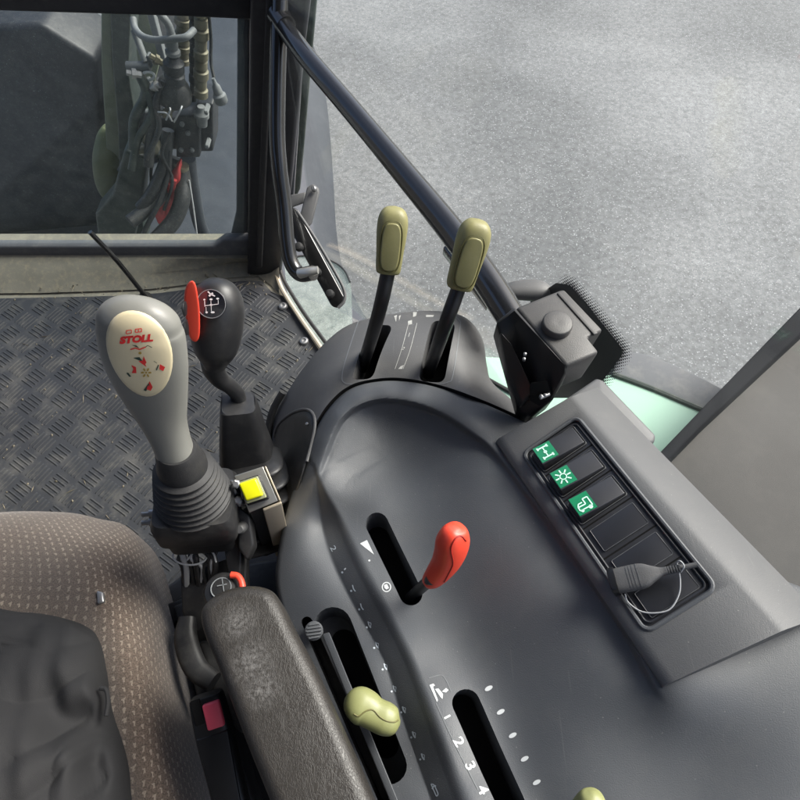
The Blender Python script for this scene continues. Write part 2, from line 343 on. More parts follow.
def g_loft(secs, side, exp=2.0, seg=28, smooth=5, cap=True):
    """secs: (point, half_width, half_depth[, depth_shift]); side = width direction"""
    q = cr([tuple(s[0]) + (s[1], s[2]) for s in secs], smooth) if smooth else [np.array(tuple(s[0]) + (s[1], s[2])) for s in secs]
    P3 = [Vector(a[:3]) for a in q]; n = len(q); v = []; f = []
    for i in range(n):
        t = (P3[min(i + 1, n - 1)] - P3[max(i - 1, 0)]).normalized()
        s = Vector(side); s = (s - t * s.dot(t)).normalized(); d = s.cross(t).normalized()
        a, b = max(q[i][3], 1e-5), max(q[i][4], 1e-5)
        for k in range(seg):
            th = 2 * math.pi * k / seg; c, sn = math.cos(th), math.sin(th)
            x = a * math.copysign(abs(c) ** (2 / exp), c); y = b * math.copysign(abs(sn) ** (2 / exp), sn)
            v.append(P3[i] + s * x + d * y)
    for i in range(n - 1):
        for k in range(seg):
            l = (k + 1) % seg; f.append((i * seg + k, i * seg + l, (i + 1) * seg + l, (i + 1) * seg + k))
    if cap: f.append(tuple(range(seg))[::-1]); f.append(tuple((n - 1) * seg + k for k in range(seg)))
    return v, f
def g_prism(top, d):
    """closed prism of 3D polygon top extruded by vector d"""
    top = [Vector(p) for p in top]; d = Vector(d); n = len(top)
    v = top + [p + d for p in top]
    f = [tuple(range(n)), tuple(range(2 * n - 1, n - 1, -1))] + [(i, i + n, (i + 1) % n + n, (i + 1) % n) for i in range(n)]
    return v, f
def g_box(c, ax, ay, az):
    """centre and three half-axis vectors"""
    c, ax, ay, az = map(Vector, (c, ax, ay, az)); v = []
    for k in (-1, 1):
        for j in (-1, 1):
            for i in (-1, 1): v.append(c + ax * i + ay * j + az * k)
    return v, [(0, 1, 3, 2), (4, 6, 7, 5), (0, 4, 5, 1), (2, 3, 7, 6), (0, 2, 6, 4), (1, 5, 7, 3)]
def g_cyl(a, b, r, seg=20, r2=None):
    return g_tube([a, b], [r, r if r2 is None else r2], seg, 0)
def g_lathe(base, axis, prof, seg=28):
    """prof: (dist along axis, radius)"""
    base = Vector(base); axis = Vector(axis).normalized(); s = axis.orthogonal().normalized(); t = axis.cross(s); v = []; f = []
    for (h, r) in prof:
        for k in range(seg):
            th = 2 * math.pi * k / seg; v.append(base + axis * h + (s * math.cos(th) + t * math.sin(th)) * r)
    n = len(prof)
    for i in range(n - 1):
        for k in range(seg):
            l = (k + 1) % seg; f.append((i * seg + k, i * seg + l, (i + 1) * seg + l, (i + 1) * seg + k))
    f.append(tuple(range(seg))[::-1]); f.append(tuple((n - 1) * seg + k for k in range(seg)))
    return v, f
def text2d(s, size=1.0, bold=.0):
    c = bpy.data.curves.new('t', 'FONT'); c.body = s; c.size = size; c.align_x = 'CENTER'; c.align_y = 'CENTER'; c.offset = bold; c.resolution_u = 3
    o = bpy.data.objects.new('t', c); col.objects.link(o)
    dg = bpy.context.evaluated_depsgraph_get(); me = o.evaluated_get(dg).to_mesh()
    v = [(a.co.x, a.co.y) for a in me.vertices]; f = [tuple(p.vertices) for p in me.polygons]
    o.evaluated_get(dg).to_mesh_clear(); bpy.data.objects.remove(o); bpy.data.curves.remove(c)
    return v, f
def cap2(ax, ay, bx, by, r, n=10):
    """capsule outline between two plan points"""
    a = math.atan2(by - ay, bx - ax); o = []
    for k in range(n + 1):
        th = a + math.pi / 2 + math.pi * k / n; o.append((ax + r * math.cos(th), ay + r * math.sin(th)))
    for k in range(n + 1):
        th = a - math.pi / 2 + math.pi * k / n; o.append((bx + r * math.cos(th), by + r * math.sin(th)))
    return o

from mathutils.bvhtree import BVHTree
_bv = {}
def onto(o, px, py, lift=0):
    """point on object o seen at plan position, lifted along its normal"""
    if o.name not in _bv: _bv[o.name] = BVHTree.FromPolygons([v.co.copy() for v in o.data.vertices], [tuple(p.vertices) for p in o.data.polygons])
    of = root_of(o).location; d = ray(px, py).normalized()
    loc, nr, i, dist = _bv[o.name].ray_cast(CAM - of, d)
    if loc is None:
        loc, nr, i, dist = _bv[o.name].find_nearest(CAM - of + ray(px, py) * .55)
    if nr.dot(d) > 0: nr = -nr
    return loc + of + nr * lift
def seam_line(o, pts, r, mat, closed=False, name='seam_line', sm=5):
    q = [onto(o, x, y, r * .2) for x, y in [tuple(a) for a in cr(pts, sm, closed)]]
    return mk(name, *g_tube(q, r, 6, 0, closed=closed), mat, o)
# height surface from scattered levels
class Surf:
    def __init__(s, pts):
        A = np.array(pts, float); s.p = A[:, :2] / 100.; n = len(A)
        d = np.linalg.norm(s.p[:, None] - s.p[None], axis=2)
        K = d ** 3 + np.eye(n) * .0006
        Q = np.hstack([np.ones((n, 1)), s.p]); S = np.zeros((n + 3, n + 3)); S[:n, :n] = K; S[:n, n:] = Q; S[n:, :n] = Q.T
        s.w = np.linalg.solve(S, np.concatenate([A[:, 2], [0, 0, 0]]))
    def many(s, xy):
        X = np.array(xy, float) / 100.; out = np.zeros(len(X))
        for i in range(0, len(X), 4000):
            x = X[i:i + 4000]; d = np.linalg.norm(x[:, None] - s.p[None], axis=2)
            out[i:i + 4000] = (d ** 3) @ s.w[:-3] + s.w[-3] + x @ s.w[-2:]
        return out
    def __call__(s, x, y): return float(s.many([(x, y)])[0])
def fan_solid(outline, centre, surf, bottom, rings=90, edge=0.004, edge_px=4):
    """closed solid: shaped top over the outline, rounded rim, walls down to a level"""
    n = len(outline); c = np.array(centre, float); O = np.array(outline, float)[:, :2]
    L = np.linalg.norm(O - c, axis=1).mean()
    ss = [((i + 1) / rings) ** .85 for i in range(rings)]
    XY = [c[None]]; 
    for t in ss: XY.append(c + (O - c) * t)
    XY = np.vstack(XY); Z = surf.many(XY)
    # rounded rim
    dist = np.concatenate([[L]] + [np.linalg.norm(O - c, axis=1) * (1 - t) for t in ss])
    e = np.clip(1 - dist / edge_px, 0, 1); Z = Z - edge * (1 - np.sqrt(np.clip(1 - e * e, 0, 1)))
    v = [P(x, y, z) for (x, y), z in zip(XY, Z)]
    f = [(0, 1 + k, 1 + (k + 1) % n) for k in range(n)]
    for i in range(rings - 1):
        a = 1 + i * n; b = a + n
        for k in range(n): l = (k + 1) % n; f.append((a + k, b + k, b + l, a + l))
    a = 1 + (rings - 1) * n; top = len(v)
    for k in range(n): q = v[a + k]; v.append(Vector((q.x, q.y, bottom)))
    for k in range(n): l = (k + 1) % n; f.append((a + k, top + k, top + l, a + l))
    f.append(tuple(top + k for k in range(n)))
    return v, f
def cut(obj, cutters):
    """boolean difference baked into the mesh"""
    tmp = []
    for (v, f, mat) in cutters:
        me = bpy.data.meshes.new('c'); me.from_pydata([tuple(x) for x in v], [], f); me.materials.append(M[mat])
        bm = bmesh.new(); bm.from_mesh(me); bmesh.ops.recalc_face_normals(bm, faces=bm.faces); bm.to_mesh(me); bm.free()
        c = bpy.data.objects.new('c', me); col.objects.link(c); c.location = root_of(obj).location
        tmp.append(c)
        md = obj.modifiers.new('b', 'BOOLEAN'); md.operation = 'DIFFERENCE'; md.object = c; md.solver = 'EXACT'; md.material_mode = 'TRANSFER'
    bpy.context.view_layer.update()
    dg = bpy.context.evaluated_depsgraph_get(); me = bpy.data.meshes.new_from_object(obj.evaluated_get(dg))
    obj.modifiers.clear(); obj.data = me
    for c in tmp: bpy.data.objects.remove(c)
    me.shade_smooth(); me.set_sharp_from_angle(angle=R(38))
def on_surf(polys, surf, off=.0005):
    """flat plan shapes laid on a height surface"""
    v = []; f = []
    for pl in polys:
        b = len(v); hs = surf.many(pl)
        v += [P(x, y, h + off) for (x, y), h in zip(pl, hs)]; f.append(tuple(range(b, b + len(pl))))
    return v, f
def tri_on(v2, f2, surf, off=.0005):
    hs = surf.many(v2); return [P(x, y, h + off) for (x, y), h in zip(v2, hs)], f2

# ================================================================ GROUND
s = 120
g = mk('ground', [(-s, -s, -1.3), (s, -s, -1.3), (s, s, -1.3), (-s, s, -1.3)], [(0, 1, 2, 3)], 'asphalt'); tag(g, kind='structure')

# ================================================================ TRACTOR CAB (floor, frame, panes)
FZ = .15
cab = thing('tractor_cab', 'tractor cab body with black window frame posts, dusty windscreen and dirty floor edge', 'tractor cab', P(260, 300, FZ))
# floor pan
fl = [P(-60, 264, FZ), P(245, 262, FZ), P(268, 268, FZ), P(283, 292, FZ), P(326, 356, FZ), P(400, 470, FZ), P(420, 900, FZ), P(-60, 900, FZ)]
mk('floor_pan', *g_prism([p - Vector((0, 0, .004)) for p in fl], (0, 0, -.05)), 'sill', cab, bevel=.004)
# unseen cab roof lining, rear wall and left side, added to darken the console
mk('added_roof_lining', *g_box((-.55, .10, 2.02), (.95, 0, 0), (0, 1.08, 0), (0, 0, .03)), 'headliner', cab, bevel=.01)
mk('added_rear_wall', *g_box((-.55, -.98, 1.1), (.95, 0, 0), (0, .03, 0), (0, 0, .88)), 'headliner', cab, bevel=.01)
mk('added_left_side', *g_box((-1.52, .10, .75), (.03, 0, 0), (0, 1.05, 0), (0, 0, .60)), 'headliner', cab, bevel=.01)
# front bulkhead ledge (dirty strip below the windscreen)
YW = 1.17
ledge = [P(-90, 292, FZ + .002), P(95, 290, FZ + .002), P(180, 284, FZ + .002), P(235, 276, FZ + .002), P(262, 276, FZ + .002), P(272, 290, FZ + .002), P(280, 284, FZ + .002), P(272, 262, FZ + .03), P(240, 262, FZ + .035), P(-90, 262, FZ + .035)]
mb = MB(); 
a0 = [P(x, y, FZ + .001) for x, y in ((-90, 294), (40, 293), (100, 291), (150, 289), (200, 283), (235, 277), (258, 276), (270, 284), (279, 294))]
a1 = [Vector((p.x, p.y + .035, FZ + .02)) for p in a0]; a2 = [Vector((p.x, YW - .012, FZ + .05)) for p in a0]; a3 = [Vector((p.x, YW + .08, FZ + .05)) for p in a0]
n = len(a0)
for r0, r1 in ((a0, a1), (a1, a2), (a2, a3)):
    mb.add(r0 + r1, [(i, i + 1, i + 1 + n, i + n) for i in range(n - 1)])
mb.out('front_ledge', 'sill', cab, weld=.0005, ang=60)
# windscreen lower frame, cross bar, pillar
def wbar(name, x0, y0, x1, y1, Y, dep, mat='frame', bv=.006):
    """upright bar seen between two px corners on the plane y=Y, dep thick"""
    q = [PY(x0, y0, Y), PY(x1, y0, Y), PY(x1, y1, Y), PY(x0, y1, Y)]
    return mk(name, *g_prism(q, (0, dep, 0)), mat, cab, bevel=bv)
q = [PY(-90, 247, YW), PY(214, 247, YW), PY(224, 240, YW), PY(252, 240, YW), PY(252, 262, YW), PY(-90, 264, YW)]
mk('windscreen_sill', *g_prism(q, (0, .03, 0)), 'greyrub', cab, bevel=.006)
q = [PY(-90, -60, YW), PY(262, -60, YW), PY(262, 21, YW), PY(175, 17, YW), PY(-90, 9, YW)]
mk('cross_bar', *g_prism(q, (0, .05, 0)), 'frame', cab, bevel=.006)
# pillar: inner black post, and a grey strip that paints its lit inner face
q = [PY(250, -60, YW - .03), PY(318, -60, YW - .03), PY(303, 60, YW - .03), PY(292, 180, YW - .03), PY(281, 276, YW - .03), PY(247, 276, YW - .03), PY(249, 120, YW - .03)]
mk('corner_pillar', *g_prism(q, (0, .07, 0)), 'frame', cab, bevel=.008)
q = [PY(237, 18, YW + .03), PY(250, 18, YW + .03), PY(248, 255, YW + .03), PY(226, 255, YW + .03), PY(236, 212, YW + .03)]
mk('pillar_lit_face', *g_prism(q, (0, .03, 0)), 'greyrub', cab, bevel=.005)
q = [PY(268, -60, YW - .045), PY(276, -60, YW - .045), PY(262, 268, YW - .045), PY(256, 268, YW - .045)]
mk('pillar_seal', *g_prism(q, (0, .014, 0)), 'rubber', cab, bevel=.003)
q = [PY(300, -60, YW + .06), PY(322, -60, YW + .06), PY(300, 190, YW + .06), PY(288, 215, YW + .06)]
mk('door_post', *g_prism(q, (0, .04, 0)), 'green_post', cab, bevel=.005)
q = [PY(307, -60, YW + .02), PY(311, -60, YW + .02), PY(292, 225, YW + .02), PY(289, 225, YW + .02)]
mk('post_seal', *g_prism(q, (0, .02, 0)), 'greyrub', cab, bevel=.002)
# windscreen pane
q = [PY(-95, -40, YW + .012), PY(244, -40, YW + .012), PY(244, 250, YW + .012), PY(-95, 250, YW + .012)]
mk('windscreen_pane', *g_prism(q, (0, .005, 0)), 'screenglass', cab)
# door threshold seal and door glass
th = [P(272, 262, .17), P(277, 276, .165), P(283, 291, .165), P(300, 318, .165), P(325, 354, .165), P(345, 388, .165)]
mk('threshold_seal', *g_tube(th, .006, 8), 'beige', cab)
th2 = [P(278, 262, .17), P(283, 278, .165), P(290, 291, .165), P(306, 316, .165), P(332, 352, .165), P(352, 388, .165)]
mk('door_seal', *g_tube(th2, .005, 8), 'rubber', cab)
# ================================================================ FLOOR MAT with raised tread bars
c0 = P(180, 420, FZ)
mat_px = [(-80, 300), (112, 296), (160, 293), (205, 287), (240, 281), (262, 281), (272, 292), (283, 296), (321, 353), (345, 395), (380, 480), (380, 700), (60, 900), (-120, 900)]
mo = MB(); poly = [P(x, y, FZ + .005) for x, y in mat_px]; mo.add(*g_prism(poly, (0, 0, -.004)))
VZ_ = Vector((0, 0, 1))
def inpoly(x, y, pg):
    r = False; j = len(pg) - 1
    for i in range(len(pg)):
        if (pg[i].y > y) != (pg[j].y > y) and x < (pg[j].x - pg[i].x) * (y - pg[i].y) / (pg[j].y - pg[i].y) + pg[i].x: r = not r
        j = i
    return r
cell = .053; rot = R(-33); ca, sa = math.cos(rot), math.sin(rot)
for i in range(-16, 17):
    for j in range(-16, 17):
        for k in range(5):
            o = (k - 2) * .0098; h = .0205
            if (i + j) % 2: a = (i * cell - h, j * cell + o); b = (i * cell + h, j * cell + o)
            else: a = (i * cell + o, j * cell - h); b = (i * cell + o, j * cell + h)
            A = Vector((c0.x + a[0] * ca - a[1] * sa, c0.y + a[0] * sa + a[1] * ca, FZ + .005)); B = Vector((c0.x + b[0] * ca - b[1] * sa, c0.y + b[0] * sa + b[1] * ca, FZ + .005))
            if not (inpoly(A.x, A.y, poly) and inpoly(B.x, B.y, poly)) or A.y < -.1 or A.x < -1.15: continue
            d = (B - A).normalized(); s_ = Vector((-d.y, d.x, 0)); wd = .0022
            v = [A - s_ * wd, B - s_ * wd, B + s_ * wd, A + s_ * wd, A - s_ * wd * .3 + d * .004, B - s_ * wd * .3 - d * .004, B + s_ * wd * .3 - d * .004, A + s_ * wd * .3 + d * .004]
            for q_ in v[4:]: q_.z += .0018
            mo.add(v, [(0, 1, 5, 4), (1, 2, 6, 5), (2, 3, 7, 6), (3, 0, 4, 7), (4, 5, 6, 7)])
def mat_matrubber():
    m = plas('mat_rubber', (.034, .036, .040), .50, 500, .2, .3, 6, dust=.55, dustc=(.20, .19, .165)); return m
M['matrubber'] = mat_matrubber()
fm_ = mo.out('floor_mat', 'matrubber', loc=P(180, 500, FZ)); tag(fm_, 'dark rubber floor mat with raised checker bars under the gear levers', 'floor mat')
for (x, y) in ((283, 306), (304, 341)):
    c = P(x, y, FZ + .009)
    sc_ = mk('screw', *g_lathe(c, (0, 0, 1), [(-.004, .012), (0, .012), (.003, .010), (.004, .006), (.001, .004), (.0005, .001)], 16), 'steel', fm_)

# loose grit and straw trodden into the mat
rgt = random.Random(21); gb = MB()
for k in range(420):
    px_, py_ = rgt.uniform(-60, 320), rgt.uniform(268, 600)
    if k % 3 == 0: py_ = rgt.uniform(272, 300)
    c = P(px_, py_, FZ + .006)
    if not inpoly(c.x, c.y, poly): 
        if not (-90 < px_ < 270 and py_ < 296): continue
        c.z += .004
    if rgt.random() < .22: a, b_, h_ = rgt.uniform(.007, .018), .0011, .0010
    else: a = rgt.uniform(.0012, .0042); b_ = a * rgt.uniform(.5, 1); h_ = a * .5
    t = rgt.uniform(0, 3.14); d1 = Vector((math.cos(t), math.sin(t), rgt.uniform(-.1, .1))); d2 = Vector((-math.sin(t), math.cos(t), 0))
    v = [c + d1 * a, c + d2 * b_, c - d1 * a, c - d2 * b_, c + VZ_ * h_ * 2, c - VZ_ * h_]
    gb.add(v, [(0, 1, 4), (1, 2, 4), (2, 3, 4), (3, 0, 4), (1, 0, 5), (2, 1, 5), (3, 2, 5), (0, 3, 5)])
M['grit'] = plas('dry_grit', (.17, .15, .11), .95, 300, .3, .4, 90)
gr_ = gb.out('floor_grit', 'grit', loc=P(180, 400, FZ)); tag(gr_, kind='stuff', label='dry grit and bits of straw scattered over the floor mat')

# ================================================================ DOOR PANE and hinge pane
VZ = Vector((0, 0, 1))
Gd = Vector((.40, -.915, 0)).normalized(); Gn = Vector((Gd.y, -Gd.x, 0)); G0 = D(624, 350, .735)
def G(px, py): return PL(px, py, G0, Gn)
pane = thing('side_window', 'clear side and door glass with black dotted border beside the square hinge box', 'window', Vector((G0.x, G0.y, .55)))
e0 = G0 - Gd * .26; e1 = G0 + Gd * .55
q = [Vector((e0.x, e0.y, .52)), Vector((e1.x, e1.y, .52)), Vector((e1.x, e1.y, 1.5)), Vector((e0.x, e0.y, 1.5))]
dq0, dq1 = Vector((e0.x, e0.y, 0)), Vector((-.205, 1.125, 0)); dnn = (dq1 - dq0).cross(VZ).normalized()
mid = (Gn + dnn * (1 if dnn.dot(Gn) > 0 else -1)).normalized(); dnn = dnn * (1 if dnn.dot(Gn) > 0 else -1)
gi = [(Vector((e1.x, e1.y, 0)), Gn, .52), (dq0, mid, .16), (dq1, dnn, .16)]; gv = []
for p_, n_, zl in gi:
    for o_ in (.001, .005):
        for z_ in (zl, 1.5): gv.append(Vector((p_.x + n_.x * o_, p_.y + n_.y * o_, z_)))
gf = []
for k_ in (0, 4): gf += [(k_, k_ + 1, k_ + 5, k_ + 4), (k_ + 2, k_ + 6, k_ + 7, k_ + 3), (k_, k_ + 4, k_ + 6, k_ + 2), (k_ + 1, k_ + 3, k_ + 7, k_ + 5)]
gf += [(0, 2, 3, 1), (8, 9, 11, 10)]
mk('glass_pane', gv, gf, 'sideglass', pane, ang=60)
fb = [(556, 283), (567, 284.5), (571, 286), (596, 316), (619, 344), (622, 349), (622, 355), (600, 384), (590, 398), (545, 398), (530, 300)]
mb = MB(); mb.add(*g_prism([G(x, y) for x, y in fb], Gn * -.0006))
# dotted fade: rows of shrinking dots round the border
from math import hypot
def edge_dist(x, y):
    best = 1e9
    for i in range(1, 8):
        ax, ay = fb[i]; bx, by = fb[i + 1]; t = max(0, min(1, ((x - ax) * (bx - ax) + (y - ay) * (by - ay)) / ((bx - ax) ** 2 + (by - ay) ** 2)))
        best = min(best, hypot(x - ax - t * (bx - ax), y - ay - t * (by - ay)))
    return best
o_ = G(600, 330); pitch = .0042
for i in range(-60, 60):
    for j in range(-60, 60):
        c = o_ + Gd * (i + (.5 if j % 2 else 0)) * pitch + VZ * j * pitch * .87
        r = c - CAM; y = r.y * CT + r.z * ST; zz = r.y * -ST + r.z * CT
        px = 400 + F * r.x / -zz; py = 400 - F * y / -zz
        if px < 548 or py > 392 : continue
        dd = edge_dist(px, py)
        if dd > 10: continue
        rad = pitch * .56 * (1 - dd / 13.)
        v = [c + (Gd * math.cos(k * math.pi / 3) + VZ * math.sin(k * math.pi / 3)) * rad - Gn * .0004 for k in range(6)]
        mb.add(v, [(0, 1, 2, 3, 4, 5)])
M['frit'] = plas('black_ceramic', (.006, .006, .012), .5, 900, 0, .1, 10)
mb.out('dotted_border', 'frit', pane)

# grab rail: long black tube from the pillar to the hinge box
rail = thing('grab_rail', 'long glossy black tube running diagonally from the corner pillar to the hinge box', 'rail', D(500, 298, .74))
rp = [D(281, 22, 1.04), D(305, 55, 1.0), D(350, 108, .955), D(400, 168, .90), D(450, 229, .84), D(485, 277, .79), D(514, 322, .75)]
mk('rail_tube', *g_tube(rp, [.0155, .016, .0165, .0175, .019, .0195, .0185], 24), 'paint', rail)
mk('mounting_stub', *g_cyl(D(285, 22, 1.03), D(284, 10, 1.08), .013, 18), 'paint', rail)
mk('end_collar', *g_cyl(D(277, 14, 1.045), D(286, 27, 1.035), .0185, 24), 'paint', rail)
mk('stiffener_bar', *g_prism([D(443, 247, .85), D(450, 242, .85), D(494, 297, .79), D(488, 305, .79)], (0, .006, -.02)), 'paint', rail, bevel=.002)

# hinge box and bracket
hb = thing('hinge_box', 'grey square box with round knob on a black bracket at the rail end', 'hinge', D(548, 395, .76))
def HB(px, py, z=.845): return P(px, py, z)
top = [HB(516, 307), HB(564, 288), HB(604, 330), HB(588, 337), HB(600, 352), HB(566, 366)]
M['boxgrey'] = plas('box_plastic', (.058, .056, .055), .5, 1100, .38, .08, 9, dust=.08)
mk('box_cover', *g_prism(top, (-.004, .004, -.055)), 'boxgrey', hb, bevel=.004)
mk('cover_ridge', *g_prism([HB(557, 293, .8465), HB(560, 292, .8465), HB(598, 333, .8465), HB(594, 334.5, .8465)], (0, 0, -.003)), 'boxgrey', hb, bevel=.0008)
kc = HB(556, 327, .846); kn = Vector((.02, -.05, 1)).normalized()
mk('round_knob', *g_lathe(kc, kn, [(-.002, .0140), (.0005, .0160), (.007, .0160), (.0086, .0152), (.0091, .0142), (.0088, .004)], 36), 'boxgrey', hb)
br = [HB(496, 321, .84), HB(515, 306, .846), HB(567, 365.5, .848), HB(568, 374, .835), HB(553, 400, .79), HB(530, 418, .76), HB(521, 412, .76)]
mk('bracket_plate', *g_prism(br, (.002, .012, -.04)), 'black', hb, bevel=.004)
mk('bracket_rib', *g_prism([HB(500, 330, .842), HB(512, 344, .842), HB(535, 392, .80), HB(522, 404, .785), HB(508, 372, .81)], (0, .004, -.02)), 'black', hb, bevel=.003)
for (x, y) in ((525, 354), (524, 359)):
    mk('bolt_head', *g_lathe(HB(x, y, .844), (-.2, -.3, 1), [(-.004, .0016), (.0010, .0016), (.0014, .0008)], 10), 'steel', hb)
mk('latch_recess', *g_prism([HB(530, 382, .826), HB(548, 380, .826), HB(553, 396, .80), HB(541, 402, .79), HB(530, 396, .80)], (0, 0, -.01)), 'hole', hb, bevel=.002)
mk('striker_pin', *g_cyl(HB(540, 398, .806), HB(549, 394, .806), .0022, 10), 'steel', hb)
for (x, y) in ((541, 396), (545, 395)):
    mk('bolt_head', *g_lathe(HB(x, y, .808), (-.2, -.3, 1), [(-.003, .0018), (.0010, .0018), (.0014, .0010)], 10), 'steel', hb)
mk('rubber_cap', *g_loft([(D(500, 297, .86), .003, .006), (D(512, 291, .86), .014, .010), (D(540, 291, .86), .016, .012), (D(552, 298, .86), .003, .006)], (0, 1, 0), 2.2), 'cover', hb)

# door handle rail by the pillar and the black latch arm
dh = thing('cab_door', 'tractor cab door with curved black pull rail, slotted latch arm and clear lower pane', 'door', P(310, 330, .1))
hp = [D(281, -20, 1.02), D(278, 60, 1.06), D(277, 130, 1.10), D(279, 165, 1.12), D(284, 205, 1.15), D(287, 240, 1.17), D(291, 262, 1.18), D(300, 274, 1.18), D(313, 273, 1.16)]
hdl = mk('pull_rail', *g_tube(hp, .0148, 18), 'paint', dh)
mk('flattened_end', *g_loft([(D(300, 274, 1.165), .009, .011), (D(309, 272, 1.155), .010, .008), (D(318, 270, 1.15), .008, .004)], (0, 1, .3), 2.4), 'aluminium', hdl)
arm = cap2(291, 215, 337, 300, 8)
la = mk('latch_arm', *g_prism([D(x, y, 1.22) for x, y in arm], (.0, .02, -.02)), 'paint', dh, bevel=.003)
lip = [D(297, 211, 1.205), D(315, 238, 1.205), D(335, 272, 1.205), D(344, 290, 1.205), D(344, 301, 1.205), D(338, 308, 1.205)]
mk('metal_edge', *g_tube(lip, .0032, 10), 'cover', la)
for (x, y) in ((299, 247), (317, 272), (330, 294)):
    mk('rubber_bump', *g_lathe(D(x, y, 1.215), (-.1, -.5, .85), [(-.004, .009), (.004, .009), (.008, .006), (.009, .002)], 16), 'rubber', la)
mk('release_lever', *g_prism([D(x, y, 1.24) for x, y in ((307, 187), (313, 184), (318, 188), (319, 193), (311, 224), (307, 228), (299, 219))], (0, .012, -.01)), 'cover', la, bevel=.003)
mk('pivot_pin', *g_lathe(D(314, 189, 1.232), (-.1, -.5, .85), [(-.004, .005), (.004, .005), (.006, .003)], 14), 'steel', la)
mk('lever_foot', *g_prism([D(x, y, 1.27) for x, y in ((290, 195), (306, 192), (304, 203), (290, 208))], (0, .012, -.01)), 'cover', la, bevel=.003)

# door glass lower corner: clear curved pane between threshold and outside
dg_ = dh
dpx = cr([(284, 262), (300, 256), (322, 258), (340, 266), (350, 282), (352, 310), (354, 400)], 6)
M['doorglass'] = mat_glass('door_glass', (.80, .87, .83), dirt=.35)
lo = [P(x, y, .02) for x, y in dpx] + [P(348, 402, .02), P(318, 352, .02), P(288, 300, .02)]
mk('lower_pane', *g_prism(lo, (0, 0, -.004)), 'doorglass', dg_)
mk('pane_rim', *g_tube([P(x, y, .024) for x, y in [tuple(a) for a in dpx[:26:3]]], .003, 8), 'rubber', dg_)

# ================================================================ FENDERS OUTSIDE
ff = thing('front_fender', 'large smooth blue grey mudguard outside the windscreen', 'mudguard', Vector((-.8, 2.2, -.5)))
edge = [P(x, y, -.34) for x, y in ((372, 330), (352, 296), (338, 262), (332, 225), (330, 190), (327, 140), (322, 90), (313, 50), (300, 10), (280, -40), (262, -90))]
ed = [Vector(a) for a in cr([tuple(e) for e in edge], 5)]
v = []; f = []; K = 16; wdt = .75
for i, e in enumerate(ed):
    for k in range(K + 1):
        t = k / K; x = e.x - wdt * t
        z = -.34 + .20 * math.sin(min(1, t * 2.0) * math.pi / 2) ** .8 - (0.05 * max(0, t - .7))
        v.append(Vector((x, e.y, z)))
    v.append(Vector((e.x + .015, e.y, -.37)))
nk = K + 2
order = lambda i: [i * nk + K + 1] + [i * nk + k for k in range(K + 1)]
for i in range(len(ed) - 1):
    a, b = order(i), order(i + 1)
    for k in range(nk - 1): f.append((a[k], a[k + 1], b[k + 1], b[k]))
mk('mudguard_shell', v, f, 'fender', ff)
rf = thing('rear_fender', 'pale mint green rear mudguard with grey rubber edge outside the side window', 'mudguard', P(640, 450, .40))
zt = .42
mp_ = [(470, 340), (486, 356), (520, 357), (560, 360), (612, 374), (655, 390), (700, 409), (760, 432), (830, 462), (900, 600), (900, 760), (640, 520), (480, 400)]
mk('mudguard_panel', *g_prism([P(x, y, zt) for x, y in mp_], (0, 0, -.06)), 'mint', rf, bevel=.006)
up = cr([(612, 374), (655, 390), (700, 409), (760, 432), (830, 462)], 5)
dn = cr([(616, 352), (640, 352), (665, 360), (700, 376), (760, 408), (840, 452)], 5)
mk('rubber_lip', *g_prism([P(x, y, zt - .03) for x, y in [tuple(a) for a in up] + [tuple(a) for a in dn][::-1]], (0, 0, -.10)), 'greyrub', rf, bevel=.006)
mk('edge_trim', *g_tube([P(x, y, zt + .001) for x, y in [tuple(a) for a in up]], .0055, 8), 'green_post', rf)
mk('panel_joint', *g_tube([P(x, y, zt + .003) for x, y in ((484, 377), (500, 386), (530, 402))], .004, 8), 'rubber', rf)
mk('joint_trim', *g_prism([P(x, y, zt + .004) for x, y in ((484, 384), (500, 392), (520, 404), (500, 420), (480, 410))], (0, 0, -.02)), 'cover', rf, bevel=.002)
wp = thing('window_post', 'black diagonal window post above a dusty tan trim panel at the right edge', 'window post', P(690, 440, .55))
mk('post_bar', *g_prism([P(x, y, .56) for x, y in ((655, 457), (700, 410), (836, 270), (850, 288), (700, 427), (664, 464))], (.01, 0, -.03)), 'seal', wp, bevel=.003)
mk('trim_panel', *g_prism([P(x, y, .54) for x, y in ((664, 465), (700, 428), (850, 288), (850, 640), (800, 620))], (.01, 0, -.30)), 'trim', wp, bevel=.006)

# ================================================================ VALVE BLOCK AND HOSES BEHIND THE WINDSCREEN
def V(px, py, Y=1.5): return PY(px, py, Y)
vb = thing('valve_block', 'hydraulic valve block with solenoids, brass couplings and hoses outside the windscreen', 'valve block', V(190, 158, 1.52))
def bx(name, x0, y0, x1, y1, Y, dep, mat, par=vb, bv=.006): return mk(name, *g_prism([V(x0, y0, Y), V(x1, y0, Y), V(x1, y1, Y), V(x0, y1, Y)], (0, dep, 0)), mat, par, bevel=bv)
bx('valve_body', 176, 116, 200, 158, 1.50, .10, 'valve')
bx('valve_body', 196, 104, 213, 152, 1.53, .10, 'valve')
bx('valve_body', 158, 118, 178, 150, 1.55, .08, 'valve')
for (x, y) in ((182, 124), (188, 133), (192, 150), (206, 112), (181, 150), (207, 146)):
    mk('bolt_head', *g_lathe(V(x, y, 1.497), (0, -1, 0), [(-.03, .007), (.004, .007), (.006, .004)], 6), 'hosegrey', vb, ang=20)
